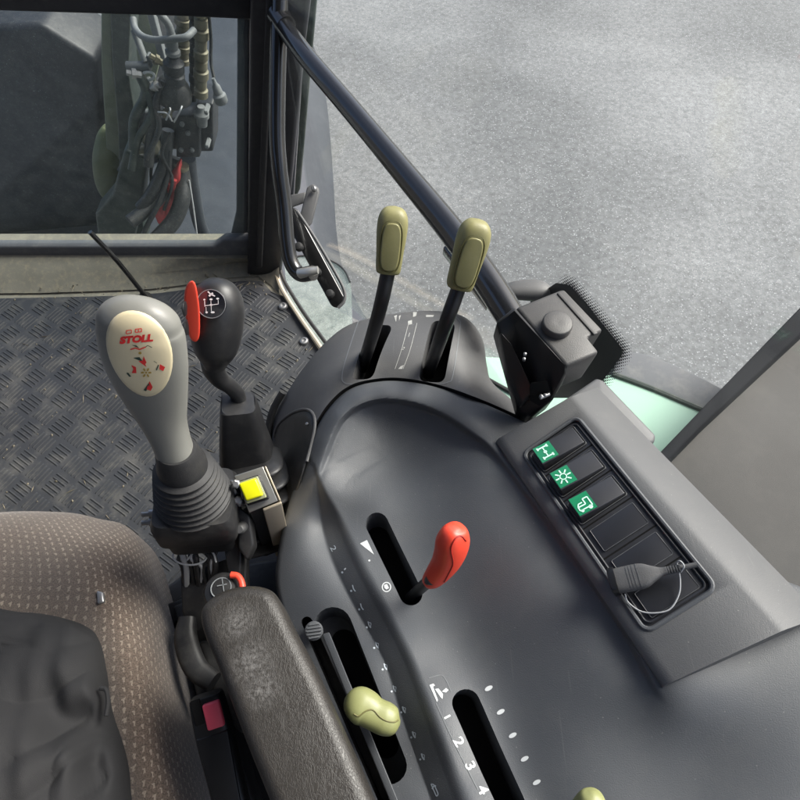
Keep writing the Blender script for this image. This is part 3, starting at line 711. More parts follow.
# round accumulator / solenoid housing
mk('solenoid_housing', *g_lathe(V(174, 103, 1.50), V(172, 78, 1.50) - V(174, 103, 1.50), [(0, .032), (.012, .045), (.03, .046), (.05, .04), (.065, .03), (.07, .02)], 28), 'hosedusty', vb)
mk('solenoid_coil', *g_lathe(V(175, 82, 1.48), V(173, 56, 1.48) - V(175, 82, 1.48), [(0, .024), (.02, .025), (.024, .021), (.03, .025), (.05, .025), (.055, .018), (.066, .014)], 24), 'valve', vb)
mk('hose_fitting', *g_lathe(V(173, 54, 1.48), V(171, 34, 1.48) - V(173, 54, 1.48), [(0, .018), (.008, .018), (.012, .012), (.02, .014), (.034, .014), (.036, .010), (.05, .010)], 18), 'hosegrey', vb)
def coupling(x, y0, y1, Y, r, mat):
    A, B = V(x, y1, Y), V(x, y0, Y); L_ = (B - A).length; pr = []; n_ = 9
    for i in range(n_):
        h = L_ * i / n_; rr = r * (1, .82, 1.08, .9)[i % 4]; pr += [(h, rr), (h + L_ / n_ * .72, rr), (h + L_ / n_ * .86, r * .7)]
    mk('coupling', *g_lathe(A, B - A, pr, 14), mat, vb, ang=30)
coupling(183, 2, 62, 1.60, .020, 'brass'); coupling(201, 4, 96, 1.53, .018, 'brass'); coupling(193, 8, 100, 1.56, .010, 'hosedusty')
mk('coupling_boot', *g_lathe(V(202, 125, 1.50), V(201, 104, 1.50) - V(202, 125, 1.50), [(0, .014), (.02, .015), (.026, .020), (.036, .020), (.045, .012), (.055, .010)], 18), 'hosegrey', vb)
def hose(name, pts, r, mat='hosedusty'): return mk(name, *g_tube([V(*p) for p in pts], r, 12), mat, vb)
hose('hose', [(133, 18, 1.55), (135, 28, 1.53), (142, 36, 1.5), (155, 40, 1.48), (172, 39, 1.47), (186, 37, 1.47), (194, 30, 1.5)], .008, 'hosegrey')
hose('hose', [(152, 5, 1.50), (160, 14, 1.48), (168, 24, 1.48), (172, 36, 1.48)], .009, 'hosegrey')
hose('hose', [(176, 158, 1.52), (172, 172, 1.5), (163, 190, 1.46), (152, 205, 1.42), (130, 222, 1.36)], .020)
hose('hose', [(168, 130, 1.50), (166, 155, 1.48), (160, 175, 1.45), (150, 195, 1.42), (140, 208, 1.4)], .016)
hose('hose', [(181, 170, 1.50), (183, 182, 1.48), (182, 200, 1.44), (174, 220, 1.40), (160, 236, 1.36), (145, 252, 1.32)], .023)
hose('hose', [(170, 150, 1.48), (168, 175, 1.45), (158, 205, 1.40), (146, 228, 1.36), (138, 250, 1.32)], .007)
hose('hose', [(188, 158, 1.55), (193, 190, 1.56), (200, 225, 1.58), (212, 250, 1.6)], .022, 'fender')
mk('hose_ferrule', *g_lathe(V(182, 184, 1.49), V(181, 158, 1.50) - V(182, 184, 1.49), [(0, .020), (.03, .021), (.032, .018), (.05, .018), (.052, .021), (.062, .021)], 16), 'brass', vb)
mk('red_cover', *g_prism([V(x, y, 1.47) for x, y in ((158, 172), (164, 168), (166, 182), (160, 196), (155, 192))], (0, .03, 0)), 'redpart', vb, bevel=.004)
hose('drain_pipe', [(189, 180, 1.47), (193, 205, 1.45), (197, 235, 1.43), (199, 250, 1.42)], .0025, 'wire')
hose('hose', [(209, 16, 1.52), (211, 40, 1.52), (211, 62, 1.50), (214, 78, 1.48)], .004)
mk('plug_connector', *g_lathe(V(222, 103, 1.47), V(213, 78, 1.47) - V(222, 103, 1.47), [(0, .014), (.004, .017), (.022, .017), (.026, .012), (.045, .010), (.05, .006), (.065, .004)], 16), 'hosegrey', vb)
for (a, b_, c_, d_) in ((158, 112, 172, 121), (182, 106, 174, 122), (170, 108, 166, 120)):
    hose('cable', [(a, b_, 1.44), ((a + c_) / 2 + 2, (b_ + d_) / 2 - 3, 1.43), (c_, d_, 1.44)], .0022, 'wire')
mk('bracket_tube', *g_cyl(V(127, 66, 1.50), V(150, 66, 1.50), .011, 14), 'hosegrey', vb)
mk('lug_plate', *g_prism([V(x, y, 1.5) for x, y in ((146, 56), (149, 56), (153, 66), (150, 70), (146, 66))], (0, .02, 0)), 'hosegrey', vb, bevel=.002)
ring = [V(148 + 6.5 * math.cos(t), 76 + 4 * math.sin(t), 1.49) for t in np.linspace(0, 2 * math.pi, 13)[:-1]]
mk('lug_ring', *g_tube(ring, .0035, 8, 3, closed=True), 'white', vb)
mk('lug_plate', *g_prism([V(x, y, 1.5) for x, y in ((142, 82), (148, 80), (156, 92), (160, 112), (152, 118), (146, 104))], (0, .02, 0)), 'hosegrey', vb, bevel=.003)
bx('mount_plate', 134, 112, 156, 124, 1.53, .02, 'hosegrey')
mk('banjo_bolt', *g_lathe(V(152, 149, 1.45), (0, -1, .1), [(-.03, .018), (0, .018), (.004, .012), (.006, .004)], 16), 'brass', vb)
mk('banjo_arm', *g_cyl(V(139, 150, 1.46), V(152, 149, 1.46), .010, 12), 'brass', vb)
mk('control_rod', *g_cyl(V(134, 30, 1.54), V(146, 62, 1.5), .0085, 12), 'hosegrey', vb)
rh = random.Random(11)
for k in range(10):
    x = rh.uniform(136, 172); y = rh.uniform(70, 165); x2 = x + rh.uniform(-16, 12); Y_ = rh.uniform(1.46, 1.62)
    hose('hose', [(x, y, Y_), (x + rh.uniform(-9, 9), y + 22, Y_ - .02), (x2 + rh.uniform(-8, 8), y + 48, Y_ - .04), (x2 - 8, y + 78, Y_ - .07)], rh.choice((.0045, .007, .010, .013)), rh.choice(('hosedusty', 'hosedusty', 'valve', 'green_post')))
for k in range(9):
    x = rh.uniform(140, 176); y = rh.uniform(62, 150); a = rh.uniform(0, 6.28); c = V(x, y, 1.47 + rh.uniform(0, .06))
    mk('hose_fitting', *g_lathe(c, (math.cos(a), -.3, math.sin(a)), [(0, .008), (.012, .008), (.0125, .012), (.022, .012), (.0225, .007), (.034, .007)], 6 + 6 * (k % 2)), rh.choice(('brass', 'hosegrey', 'steel')), vb, ang=25)
# loader post: pale and dark green columns, red tank beyond
lp = thing('loader_post', 'dirty green steel loader post standing left of the hydraulic valve block', 'loader post', V(122, 230, 1.6))
mk('pale_face', *g_prism([V(x, y, 1.60) for x, y in ((101, 8), (112, 8), (112, 60), (120, 120), (128, 190), (134, 262), (112, 262), (107, 160), (101, 60))], (0, .05, 0)), 'loader', lp, bevel=.004)
mk('dark_face', *g_prism([V(x, y, 1.57) for x, y in ((110, 8), (131, 8), (128, 70), (135, 120), (140, 190), (146, 262), (122, 262), (118, 130), (112, 60))], (0, .10, 0)), 'green_post', lp, bevel=.004)
mk('rear_brace', *g_prism([V(x, y, 1.9) for x, y in ((146, 12), (153, 12), (168, 70), (162, 72))], (0, .03, 0)), 'hosegrey', lp, bevel=.003)
mk('green_strut', *g_prism([V(x, y, 1.95) for x, y in ((134, 10), (146, 10), (160, 60), (150, 100), (136, 60))], (0, .03, 0)), 'loader', lp, bevel=.003)
mk('lower_bracket', *g_prism([V(x, y, 1.45) for x, y in ((124, 150), (146, 160), (142, 205), (128, 262), (100, 262), (95, 215), (112, 195))], (0, .08, 0)), 'green_post', lp, bevel=.01)
gp = mk('engine_hood', *g_loft([(V(107, 126, 1.65), .003, .003), (V(107, 128, 1.65), .016, .015), (V(108, 138, 1.64), .032, .03), (V(109, 160, 1.62), .046, .04), (V(109, 180, 1.62), .042, .04), (V(109, 195, 1.62), .026, .02), (V(109, 200, 1.62), .004, .004)], (1, 0, 0), 2.4), 'yellowgreen', loc=V(98, 230, 1.7)); tag(gp, 'yellow green bodywork corner behind the loader post', 'bodywork')
rt = thing('red_tank', 'red ribbed tank seen between the black hoses', 'tank', V(165, 225, 1.46))
mk('tank_shell', *g_prism([V(x, y, 1.46) for x, y in ((158, 196), (168, 180), (179, 166), (181, 196), (176, 212), (166, 232), (157, 224), (152, 212))], (0, .05, 0)), 'redpart', rt, bevel=.01)
mk('tank_ribs', *(lambda m_: (m_.v, m_.f))(MB().add(*g_cyl(V(175, 180, 1.455), V(167, 216, 1.455), .006, 8)).add(*g_cyl(V(170, 184, 1.455), V(163, 214, 1.455), .006, 8)).add(*g_cyl(V(165, 190, 1.455), V(160, 208, 1.455), .006, 8))), 'redpart', rt)
eb = thing('engine_block', 'dark greasy engine casting behind the green loader post', 'engine', V(60, 262, 2.1))
mk('casting', *g_prism([V(x, y, 2.1) for x, y in ((126, 6), (158, 6), (163, 60), (152, 90), (158, 150), (150, 262), (-95, 262), (-95, 30), (40, 24), (97, 60), (99, 140), (112, 150), (118, 60))], (0, .25, 0)), 'valve', eb, bevel=.02)
for k in range(7):
    x = 118 + k * 5; mk('pipe', *g_tube([V(x, 30 + 14 * k, 2.08), V(x + 9, 60 + 16 * k, 2.03), V(x - 6, 110 + 14 * k, 2.05), V(x + 2, 180 + 8 * k, 2.08)], .010 + .002 * (k % 3), 8), ('hosedusty', 'green_post', 'hosegrey')[k % 3], eb)
ax = thing('axle_beam', 'dark grimy frame casting below the hoses', 'frame', V(130, 262, 1.9))
mk('casting', *g_prism([V(x, y, 1.95) for x, y in ((150, 205), (205, 195), (232, 262), (238, 320), (-20, 320), (-20, 250), (90, 240))], (0, .1, 0)), 'hosedusty', ax, bevel=.01)
ant = thing('thin_rod', 'thin black rod leaning over the floor mat at the left', 'rod', P(146, 298, FZ))
mk('rod', *g_tube([D(90, 232, 1.3), D(118, 262, 1.38), D(146, 297, 1.5)], .0055, 10, 3), 'paint', ant)
mk('rod_foot', *g_lathe(P(146, 299, FZ + .005), (0, 0, 1), [(0, .018), (.01, .016), (.02, .008), (.03, .006)], 14), 'rubber', ant)

# ================================================================ SIDE CONSOLE
# plane of the switch panel (a true rectangle in space)
K0 = .65
sA, sB, sD = CAM + ray(526, 455) * K0, CAM + ray(577, 420) * K0 * .99, CAM + ray(647, 630) * K0 * .79333
eu = (sB - sA); SU = eu.length; eu.normalize(); ev = (sD - sA); SV = ev.length; ev.normalize()
sn_ = eu.cross(ev); sn_.normalize()
if sn_.z < 0: sn_ = -sn_
def S(u, v, n=0): return sA + eu * u + ev * v + sn_ * n
def SP(px, py, n=0): return PL(px, py, sA + sn_ * n, sn_)
def hz(px, py, d=0): return SP(px, py).z + d
con = thing('side_console', 'dark grey plastic control console with lever slots, rocker switches and printed scales', 'console', P(430, 600, .35))
body_out = [(420, 930), (385, 850), (345, 745), (305, 672), (287, 625), (276, 585), (279, 545), (290, 500), (303, 462), (318, 425), (334, 402), (352, 388), (375, 382), (403, 381), (440, 388), (480, 402), (520, 420), (560, 440), (640, 480), (740, 560), (900, 640), (960, 800), (900, 960), (650, 960)]
BO = cr(body_out, 16, True)
ctl = []
def row(pts): ctl.extend(pts)
# outer rim
row([(420, 930, .73), (385, 850, .713), (345, 745, .690), (305, 672, .662), (287, 625, .653), (276, 585, .655), (279, 545, .660), (290, 500, .672), (303, 462, .688), (318, 425, .71), (334, 402, .72), (352, 388, .727), (375, 382, .732), (403, 381, .734), (440, 388, .738), (480, 402, .745)])
# flat of the left shoulder
row([(294, 590, .665), (302, 540, .674), (310, 500, .687), (318, 640, .670), (345, 690, .685), (375, 760, .701), (405, 850, .721)])
row([(312, 470, .705), (322, 440, .718), (338, 414, .732), (360, 398, .738), (385, 393, .741), (412, 396, .742), (442, 407, .747), (470, 424, .752)])
row([(334, 452, .709), (348, 430, .713), (342, 478, .700), (368, 414, .712), (388, 411, .714), (412, 414, .718), (440, 425, .724), (466, 443, .730)])
row([(322, 524, .668), (332, 560, .673), (352, 602, .681), (384, 661, .696), (402, 717, .707), (430, 797, .722), (450, 860, .735)])
row([(344, 515, .688), (369, 563, .698), (400, 622, .709), (423, 670, .723), (463, 775, .745), (493, 860, .761)])
row([(376, 505, .695), (418, 563, .703), (444, 622, .713), (483, 687, .727), (543, 775, .749), (588, 860, .765)])
row([(640, 800, .775), (740, 800, .80), (700, 740, .795), (850, 850, .82), (820, 760, .82)])
for t in np.linspace(0, 1, 9):
    x, y = 499 + (663 - 499) * t, 452 + (690 - 452) * t
    row([(x + 2, y - 2, hz(x, y, -.004)), (x - 14, y + 9, hz(x, y, -.016)), (x + 60, y - 40, hz(x + 60, y - 40, -.02))])
row([(560, 440, .76), (640, 480, .77), (740, 560, .80), (900, 640, .83), (960, 800, .83)])
class Crease:
    """level surface with a raised strip edge and a sharp bowl rim added on top"""
    def __init__(s, pts):
        mkp = lambda q: np.array([tuple(a) for a in cr(q, 16)], float)
        s.L = mkp([(316, 474), (319, 495), (322, 524), (332, 560), (352, 602), (384, 661), (402, 717), (430, 797), (470, 900), (500, 980)])
        s.R = mkp([(317, 472), (327, 492), (342, 515), (367, 563), (398, 622), (421, 670), (461, 775), (510, 900), (545, 980)])
        s.E = mkp([(345, 960), (312, 800), (290, 690), (286, 600), (296, 540), (307, 500), (316, 474), (324, 452), (336, 424), (350, 409), (367, 401), (385, 398), (412, 401), (442, 412), (470, 430), (497, 452), (540, 508), (580, 563), (620, 619), (655, 684), (668, 702), (700, 760), (760, 900)])
        k = np.clip((488 - s.E[:, 1]) / 34., 0, 1); k = np.where(s.E[:, 0] > 345, np.where(s.E[:, 0] > 500, np.clip((705 - s.E[:, 1]) / 45., 0, 1), 1), k); s.EH = (k * k * (3 - 2 * k))
        s.WR = s.sd(s.R, s.L)[0]
        p = np.array(pts, float); q = p.copy(); q[:, 2] -= s.add(p[:, :2]); s.b = Surf(q)
    def sd(s, X, C):
        best = np.full(len(X), 1e9); sg = np.ones(len(X)); s.near = np.zeros(len(X)); ii = -1
        for a, b in zip(C[:-1], C[1:]):
            ii += 1; ab = b - a; t = np.clip(((X - a) @ ab) / (ab @ ab), 0, 1); d = X - a - t[:, None] * ab; dd = np.linalg.norm(d, axis=1)
            cr_ = ab[0] * (X[:, 1] - a[1]) - ab[1] * (X[:, 0] - a[0]); m = dd < best
            best = np.where(m, dd, best); sg = np.where(m, np.sign(cr_), sg); s.near = np.where(m, ii + t, s.near)
        return best, sg
    def add(s, X):
        dL, sL = s.sd(X, s.L); dR, sR = s.sd(X, s.R)      # sign<0: right of the line running down
        rL, rR = sL < 0, sR < 0
        w = np.interp(s.near, np.arange(len(s.WR)), s.WR); t = np.where(rL & ~rR, dL / (dL + dR + 1e-6), np.where(rR, 1.0, 0.0))
        amp = np.minimum(w, 30) * .00112
        t = np.where(t > .6, .6 + .4 * np.sin(np.clip((t - .6) / .4, 0, 1) * math.pi / 2) * .72, t) / .888
        fade = np.where(rR, np.exp(-(np.maximum(0, dR) / 45.) ** 2), 1)
        out = amp * t * fade
        dE, sE = s.sd(X, s.E); ins = sE > 0
        k = np.clip(dE / 6.5, 0, 1); k = k * k * (3 - 2 * k)
        top = np.clip((X[:, 1] - 474) * -1 / 60., 0, 1)   # rim is tallest round the front of the bowl
        hgt = (.006 + .007 * top) * np.interp(s.near, np.arange(len(s.EH)), s.EH)
        fe = np.exp(-(np.maximum(0, dE - 6) / 30.) ** 2)
        out = out - np.where(ins, hgt * k * fe, 0)
        return out
    def many(s, xy):
        X = np.array(xy, float)[:, :2]; return s.b.many(X) + s.add(X)
    def __call__(s, x, y): return float(s.many([(x, y)])[0])
SB = Crease(ctl)
v, f = fan_solid(BO, (500, 660), SB, .40, 190, .005, 5)
body = mk('main_shell', v, f, 'body', con)
off = con.location
def cutter(poly, z0, z1, mat, taper=0):
    c = np.mean(np.array(poly), axis=0)
    t_ = [P(x, y, z0) - off for x, y in poly]
    b_ = []
    for (x, y), tv in zip(poly, t_):
        q = P(x, y, (z0 + z1) / 2) - off; b_.append(Vector((q.x, q.y, 0)))
    C = sum(b_, Vector()) / len(b_); n = len(poly)
    v = [Vector((q.x, q.y, z0 - off.z)) for q in b_] + [Vector((C.x + (q.x - C.x) * (1 - taper), C.y + (q.y - C.y) * (1 - taper), z1 - off.z)) for q in b_]
    return v, [tuple(range(n)), tuple(range(2 * n - 1, n - 1, -1))] + [(i, i + n, (i + 1) % n + n, (i + 1) % n) for i in range(n)], mat
def slotcut(poly, surf, mat, depth, up=.03):
    """well following the surface: upright walls, black floor"""
    hs = surf.many(poly); n = len(poly); base = [P(x, y, h) - off for (x, y), h in zip(poly, hs)]
    v = [q + VZ * up for q in base] + [Vector((q.x, q.y, min(b.z for b in base) - depth)) for q in base]
    return v, [tuple(range(n)), tuple(range(2 * n - 1, n - 1, -1))] + [(i, i + n, (i + 1) % n + n, (i + 1) % n) for i in range(n)], mat
s1 = cap2(377, 524, 411, 594, 11.5); s2 = cap2(466, 703, 532, 850, 14)
s3 = cap2(333, 626, 388, 766, 19)
cut(body, [slotcut(s1, SB, 'body', .045), slotcut(s2, SB, 'body', .045), slotcut(s3, SB, 'body', .035), slotcut(cap2(307, 622, 405, 850, 5.5), SB, 'black', .06)])
def shade_sheet(name, poly, depth, grow=0, par=con):  # near-black sheet on the slot bottom stands in for deep shade
    hs = SB.many(poly); zz = min(hs) - depth
    q = [P(x, y, h) for (x, y), h in zip(poly, hs)]; q = [Vector((a.x, a.y, zz + .0008)) for a in q]
    return mk(name, *g_prism(q, (0, 0, -.0004)), 'hole', par)
shade_sheet('slot_shade_sheet', s1, .045); shade_sheet('slot_shade_sheet', s2, .045)
# near-black sheet on the long recess floor paints a deeper, shaded well
s3b = cap2(344, 642, 386, 746, 12.5)
hs = SB.many(s3b); zf = min(SB.many(s3)) - .035
mk('slot_shade_sheet', *g_prism([Vector((P(x, y, zf).x, P(x, y, zf).y, zf + .001)) for x, y in s3b], (0, 0, -.0006)), 'hole', con)
mk('guide_rail', *g_prism([P(x, y, SB(x, y) + .004) for x, y in ((322, 634), (329, 632), (418, 850), (411, 853))], (0, 0, -.02)), 'body', con, bevel=.001)

# front cover with two lever slots
cov_out = [(300, 500), (270, 452), (272, 422), (285, 396), (305, 366), (330, 338), (356, 322), (400, 313), (438, 311), (466, 318), (482, 338), (487, 366), (492, 382), (512, 400), (545, 430), (600, 480), (600, 560), (480, 500), (400, 480)]
C2 = [(272, 422, .62), (285, 396, .655), (305, 366, .685), (330, 338, .705), (356, 322, .715), (400, 313, .722), (438, 311, .725), (466, 318, .722), (482, 338, .712), (487, 366, .705), (492, 382, .70), (512, 400, .705), (545, 430, .72),
      (300, 420, .685), (320, 380, .715), (345, 350, .728), (370, 340, .734), (360, 370, .735), (400, 330, .738), (400, 370, .738), (440, 330, .740), (440, 370, .740), (465, 345, .735), (470, 375, .735), (480, 390, .735), (500, 405, .732),
      (320, 412, .712), (340, 394, .722), (375, 375, .732), (440, 383, .737), (310, 440, .70), (300, 470, .69), (290, 450, .65), (300, 500, .68), (270, 452, .60), (400, 480, .72), (480, 500, .72), (600, 560, .73), (600, 480, .73)]
SC = Surf(C2)
v, f = fan_solid(cr(cov_out, 12, True), (410, 420), SC, .30, 70, .006, 6)
# trimmed along the seam so that it meets the main shell edge to edge
cov = mk('front_cover', v, f, 'cover', con)
seam = [np.array((x, y)) for x, y in [tuple(a) for a in BO]]
cc = np.array((500, 660.))
sm = [tuple(cc + (p - cc) * (1 + 3.2 / np.linalg.norm(p - cc))) for p in seam]
vv = [P(x, y, h_) - off for (x, y), h_ in zip(sm, SC.many(sm))]; n = len(vv)
vt = [Vector((a.x, a.y, .95 - off.z)) for a in vv] + [Vector((a.x, a.y, .2 - off.z)) for a in vv]
seamcut = (vt, [tuple(range(n)), tuple(range(2 * n - 1, n - 1, -1))] + [(i, i + n, (i + 1) % n + n, (i + 1) % n) for i in range(n)], 'black')
def quadslot(pts, r=4):
    out = []
    for i in range(len(pts)):
        p = np.array(pts[i], float); a = np.array(pts[i - 1], float); b = np.array(pts[(i + 1) % len(pts)], float)
        da = (a - p) / np.linalg.norm(a - p); db = (b - p) / np.linalg.norm(b - p)
        for t in np.linspace(0, 1, 6):
            q = (1 - t) ** 2 * (p + da * r) + 2 * t * (1 - t) * p + t * t * (p + db * r); out.append(tuple(q))
    return out
l1 = quadslot([(371, 325), (393, 325), (372, 379), (351, 380)], 7)
l2 = quadslot([(432, 320), (456, 322), (444, 383), (418, 381)], 8)
cut(cov, [slotcut(l1, SC, 'cover', .06), slotcut(l2, SC, 'cover', .06), seamcut])
for l in (l1, l2):
    hs = SC.many(l); zz = min(hs) - .058
    mk('slot_shade_sheet', *g_prism([Vector((P(x, y, h).x, P(x, y, h).y, zz)) for (x, y), h in zip(l, hs)], (0, 0, -.001)), 'hole', con)  # dark sheet standing in for shade below the front levers
# recessed side panel with arch
arch = cr([(270, 520), (272, 470), (276, 432), (288, 417), (303, 411), (312, 415), (314, 428), (308, 455), (298, 490), (282, 540)], 5)
ar2 = [tuple(a) for a in arch]; ac = np.mean(np.array(ar2), axis=0); rg2 = [[tuple(ac + (np.array(a) - ac) * k) for a in ar2] for k in (1, .93, .8, .55, .25)]
v = []; n2 = len(ar2)
for r_, lf in zip(rg2, (.0005, .003, .0036, .0036, .0036)): v += [P(x, y, h + lf) for (x, y), h in zip(r_, SC.many(r_))]
f = [(i * n2 + k, i * n2 + (k + 1) % n2, (i + 1) * n2 + (k + 1) % n2, (i + 1) * n2 + k) for i in range(4) for k in range(n2)] + [tuple(4 * n2 + k for k in range(n2))]
mk('side_panel', v, f, 'blackdusty', con, ang=60)
rb_ = [tuple(ac + (np.array(a) - ac) * 1.04) for a in ar2[9:-9]]
mk('panel_arch_rib', *g_tube([P(x, y, h + .001) for (x, y), h in zip(rb_, SC.many(rb_))], .0020, 8, 0), 'cover', con)
mk('panel_screw', *g_lathe(P(307, 424, SC(307, 424) + .004), (-.3, -.1, 1), [(-.002, .002), (.001, .002), (.0015, .001)], 12), 'steel', con)
mk('edge_piping', *g_tube([P(x, y, z) for x, y, z in ((283, 392, .66), (274, 408, .64), (269, 425, .62), (268, 445, .60))], .005, 8), 'rubber', con)
# thin outline engraved round the front slots
def line_on(pts, wpx, surf, closed=False, off_=.0005):
    q = [np.array(p, float) for p in (cr(pts, 5, closed))]; v = []; f = []
    n_ = len(q)
    for i, p in enumerate(q):
        a = q[i - 1] if (i or closed) else p; b = q[(i + 1) % n_] if (i < n_ - 1 or closed) else p
        t = (b - a) / max(1e-6, np.linalg.norm(b - a)); nn = np.array((-t[1], t[0])) * wpx / 2
        for s_ in (1, -1): v.append(tuple(p + nn * s_))
    for i in range(n_ - (0 if closed else 1)):
        j = (i + 1) % n_; f.append((2 * i, 2 * i + 1, 2 * j + 1, 2 * j))
    return tri_on(v, f, surf, off_)
mk('outline_print', *line_on([(360, 320), (357, 325), (345, 362), (342, 378), (345, 383), (352, 384)], .8, SC), 'grey_print', con)
mk('outline_print', *line_on([(452, 314), (459, 320), (460, 328), (453, 375), (448, 382), (440, 384)], .8, SC), 'grey_print', con)
# worn scale between the slots
mb = MB()
for pl in ([(394, 316), (397, 315), (396, 322)], [(399, 316), (401, 315), (399, 321)], [(413, 312), (417, 312), (416, 316), (413, 317)], [(408, 321), (412, 320), (412, 324), (408, 325)], [(426, 315), (434, 315), (433, 317), (426, 317)], [(401, 366), (404, 365), (402, 369), (398, 369)]):
    mb.add(*on_surf([pl], SC))
mb.add(*line_on([(409, 322), (402, 348), (395, 369)], .5, SC)); mb.add(*line_on([(417, 323), (410, 350), (403, 369)], .5, SC))
v2, f2 = text2d('1', 6); v2 = [(409 + y * .3 + x, 335 - y) for x, y in v2]; mb.add(*tri_on(v2, f2, SC))
v2, f2 = text2d('2', 8); v2 = [(403 + y * .4 + x * .9, 348.5 - y * .5 + x * .1) for x, y in v2]; mb.add(*tri_on(v2, f2, SC))
mb.out('scale_print', 'wornwhite', con)

M['depthprint'] = plas('depth_print', (.50, .55, .60), .6, 900, 0, .1, 80)
# printed scales on the main shell
def put_text(s_, px, py, size, surf, up=(.88, -.47), bd=.0, squash=1.0, mb_=None):
    v2, f2 = text2d(s_, size, bd); ux, uy = up; bx_, by_ = -uy, ux   # baseline = up turned clockwise on screen
    v3 = [(px + x * bx_ * squash + y * ux, py + x * by_ * squash + y * uy) for x, y in v2]
    return mb_.add(*tri_on(v3, f2, surf))
for ch_, x, y, z_ in (('1', 447, 717, 9), ('2', 458.5, 742, 14), ('3', 470, 766, 14), ('4', 482.5, 790, 14)):
    put_text(ch_, x, y, z_, SB, mb_=MB(), bd=.32, squash=1.3).out('numeral_print', 'white', con)
def ell(cx, cy, a, b, ang, n=16):
    c_, s_ = math.cos(ang), math.sin(ang); return [(cx + a * math.cos(t) * c_ - b * math.sin(t) * s_, cy + a * math.cos(t) * s_ + b * math.sin(t) * c_) for t in np.linspace(0, 2 * math.pi, n + 1)[:-1]]
for k in range(6):
    x = 488.7 + 12 * k; y = 688.3 + 23.5 * k; mk('dash_mark', *on_surf([ell(x, y, 4.3, 2.2, -.5)], SB), 'white', con)
mb = MB()
mb.add(*on_surf([[(429.5, 685), (433.5, 683.5), (435, 685.5), (433, 686.5), (438, 700), (437, 702)], [(435, 689), (438.5, 688.5), (443, 694), (442.5, 699), (440.5, 697)], [(442, 691.5), (446, 688), (448.5, 690), (446, 692.5)]], SB))
mb.out('implement_print', 'white', con); mb = MB()
mk('wedge_print', *on_surf([[(360, 543.5), (367, 540), (374, 554.5)]], SB), 'white', con); mk('dot_print', *on_surf([ell(369.3, 560.5, 1, .9, 0)], SB), 'white', con)
mb.add(*line_on(ell(386.5, 587, 4.2, 4.6, 0, 10), 1.0, SB, True)); mb.add(*on_surf([[(384, 585), (387, 584), (389, 588), (386.5, 589.5), (384.5, 588)]], SB))
mb.out('engine_print', 'white', con)
mb = MB()
for pl in (line_on([(429, 678), (441, 675), (446, 680), (451, 691)], .6, SB), line_on([(436, 703), (452, 738), (478, 790)], .6, SB)): mb.add(*pl)
mb.out('scale_outline', 'grey_print', con)
put_text('2', 333, 548.5, 8, SB, mb_=MB(), squash=1.4).out('numeral_print', 'depthprint', con)
ics = [(343, 571), (352, 589.5), (360, 608), (367.5, 626), (375, 646.5), (383.5, 668), (392.5, 690), (402, 711), (412, 736), (421, 758)]
rr = random.Random(3)
for k, (x, y) in enumerate(ics):
    mb = MB()
    mb.add(*on_surf([ell(x - .8, y + 1.4, 1.1, 1.1, 0, 10)], SB))
    if k == 0: mb.add(*on_surf([ell(x + 2, y - 2, 1.4, .8, -.8, 10)], SB)); mb.out('depth_icon', 'depthprint', con); continue
    q = [(x + .5, y - 4.5), (x + 1.4, y - 1), (x + 2.8, y + 1.2), (x + 3.6, y + 1.6)]
    mb.add(*line_on(q, 1.1 if k < 7 else 1.5, SB))
    if k > 2: mb.add(*line_on([(x + 1.0, y - 3.5), (x + 3.4, y - 2.8), (x + 3, y + 1)], .7, SB))
    mb.out('depth_icon', 'depthprint', con)
mb = MB()
mb.add(*line_on([(431, 784), (434, 785), (436.5, 790), (438, 794), (436.5, 796), (434.5, 792), (431, 784)], 1.0, SB)); mb.add(*line_on([(432, 789), (434, 786), (436, 786)], 1.4, SB))
mb.out('depth_icon', 'depthprint', con)
# switch housing
hs_ = []
def hpoly():
    a, b_, c_, d_ = (494, 441), (572, 396), (784, 630), (661, 686)
    return a, b_, c_, d_
hb_top = [SP(494, 441), SP(572, 396), SP(699, 536), SP(784, 630), SP(750, 614), SP(700, 643), SP(661, 687)]
# cross rows: base wall, rolled edge, plane, ridge, outer slope, wall
NR = 24; rows = []
for i in range(NR + 1):
    t = i / NR
    L0 = np.array((494, 441)) * (1 - t) + np.array((661, 687)) * t
    R0 = np.array((572, 396)) * (1 - t) + np.array((784, 630)) * t
    O0 = np.array((599, 387)) * (1 - t) + np.array((824, 616)) * t
    Lp = SP(*L0, .0018); Rp = SP(*R0, .0018)
    Op = P(*O0, Rp.z - .022)
    Li = SP(*(L0 * .88 + R0 * .12), .0028)
    rows.append([Vector((Lp.x - .001, Lp.y, Lp.z - .10)), Lp - sn_ * .008, Lp - sn_ * .003 + (Rp - Lp).normalized() * .0015, Lp + (Rp - Lp).normalized() * .006, Li, Rp - (Rp - Lp).normalized() * .004, Rp + (Op - Rp) * .10 - VZ * .0005, Op - (Op - Rp).normalized() * .003, Op - VZ * .003, Op - VZ * .14])
mb = MB(); W_ = len(rows[0])
flat = [p for r_ in rows for p in r_]
fs = [(i * W_ + k, i * W_ + k + 1, (i + 1) * W_ + k + 1, (i + 1) * W_ + k) for i in range(NR) for k in range(W_ - 1)]
fs += [(i * W_ + W_ - 1, i * W_, (i + 1) * W_, (i + 1) * W_ + W_ - 1) for i in range(NR)]
fs += [tuple(range(W_)), tuple(NR * W_ + k for k in range(W_))[::-1]]
hou = mk('switch_housing', flat, fs, 'housing', con, ang=75, bevel=0)
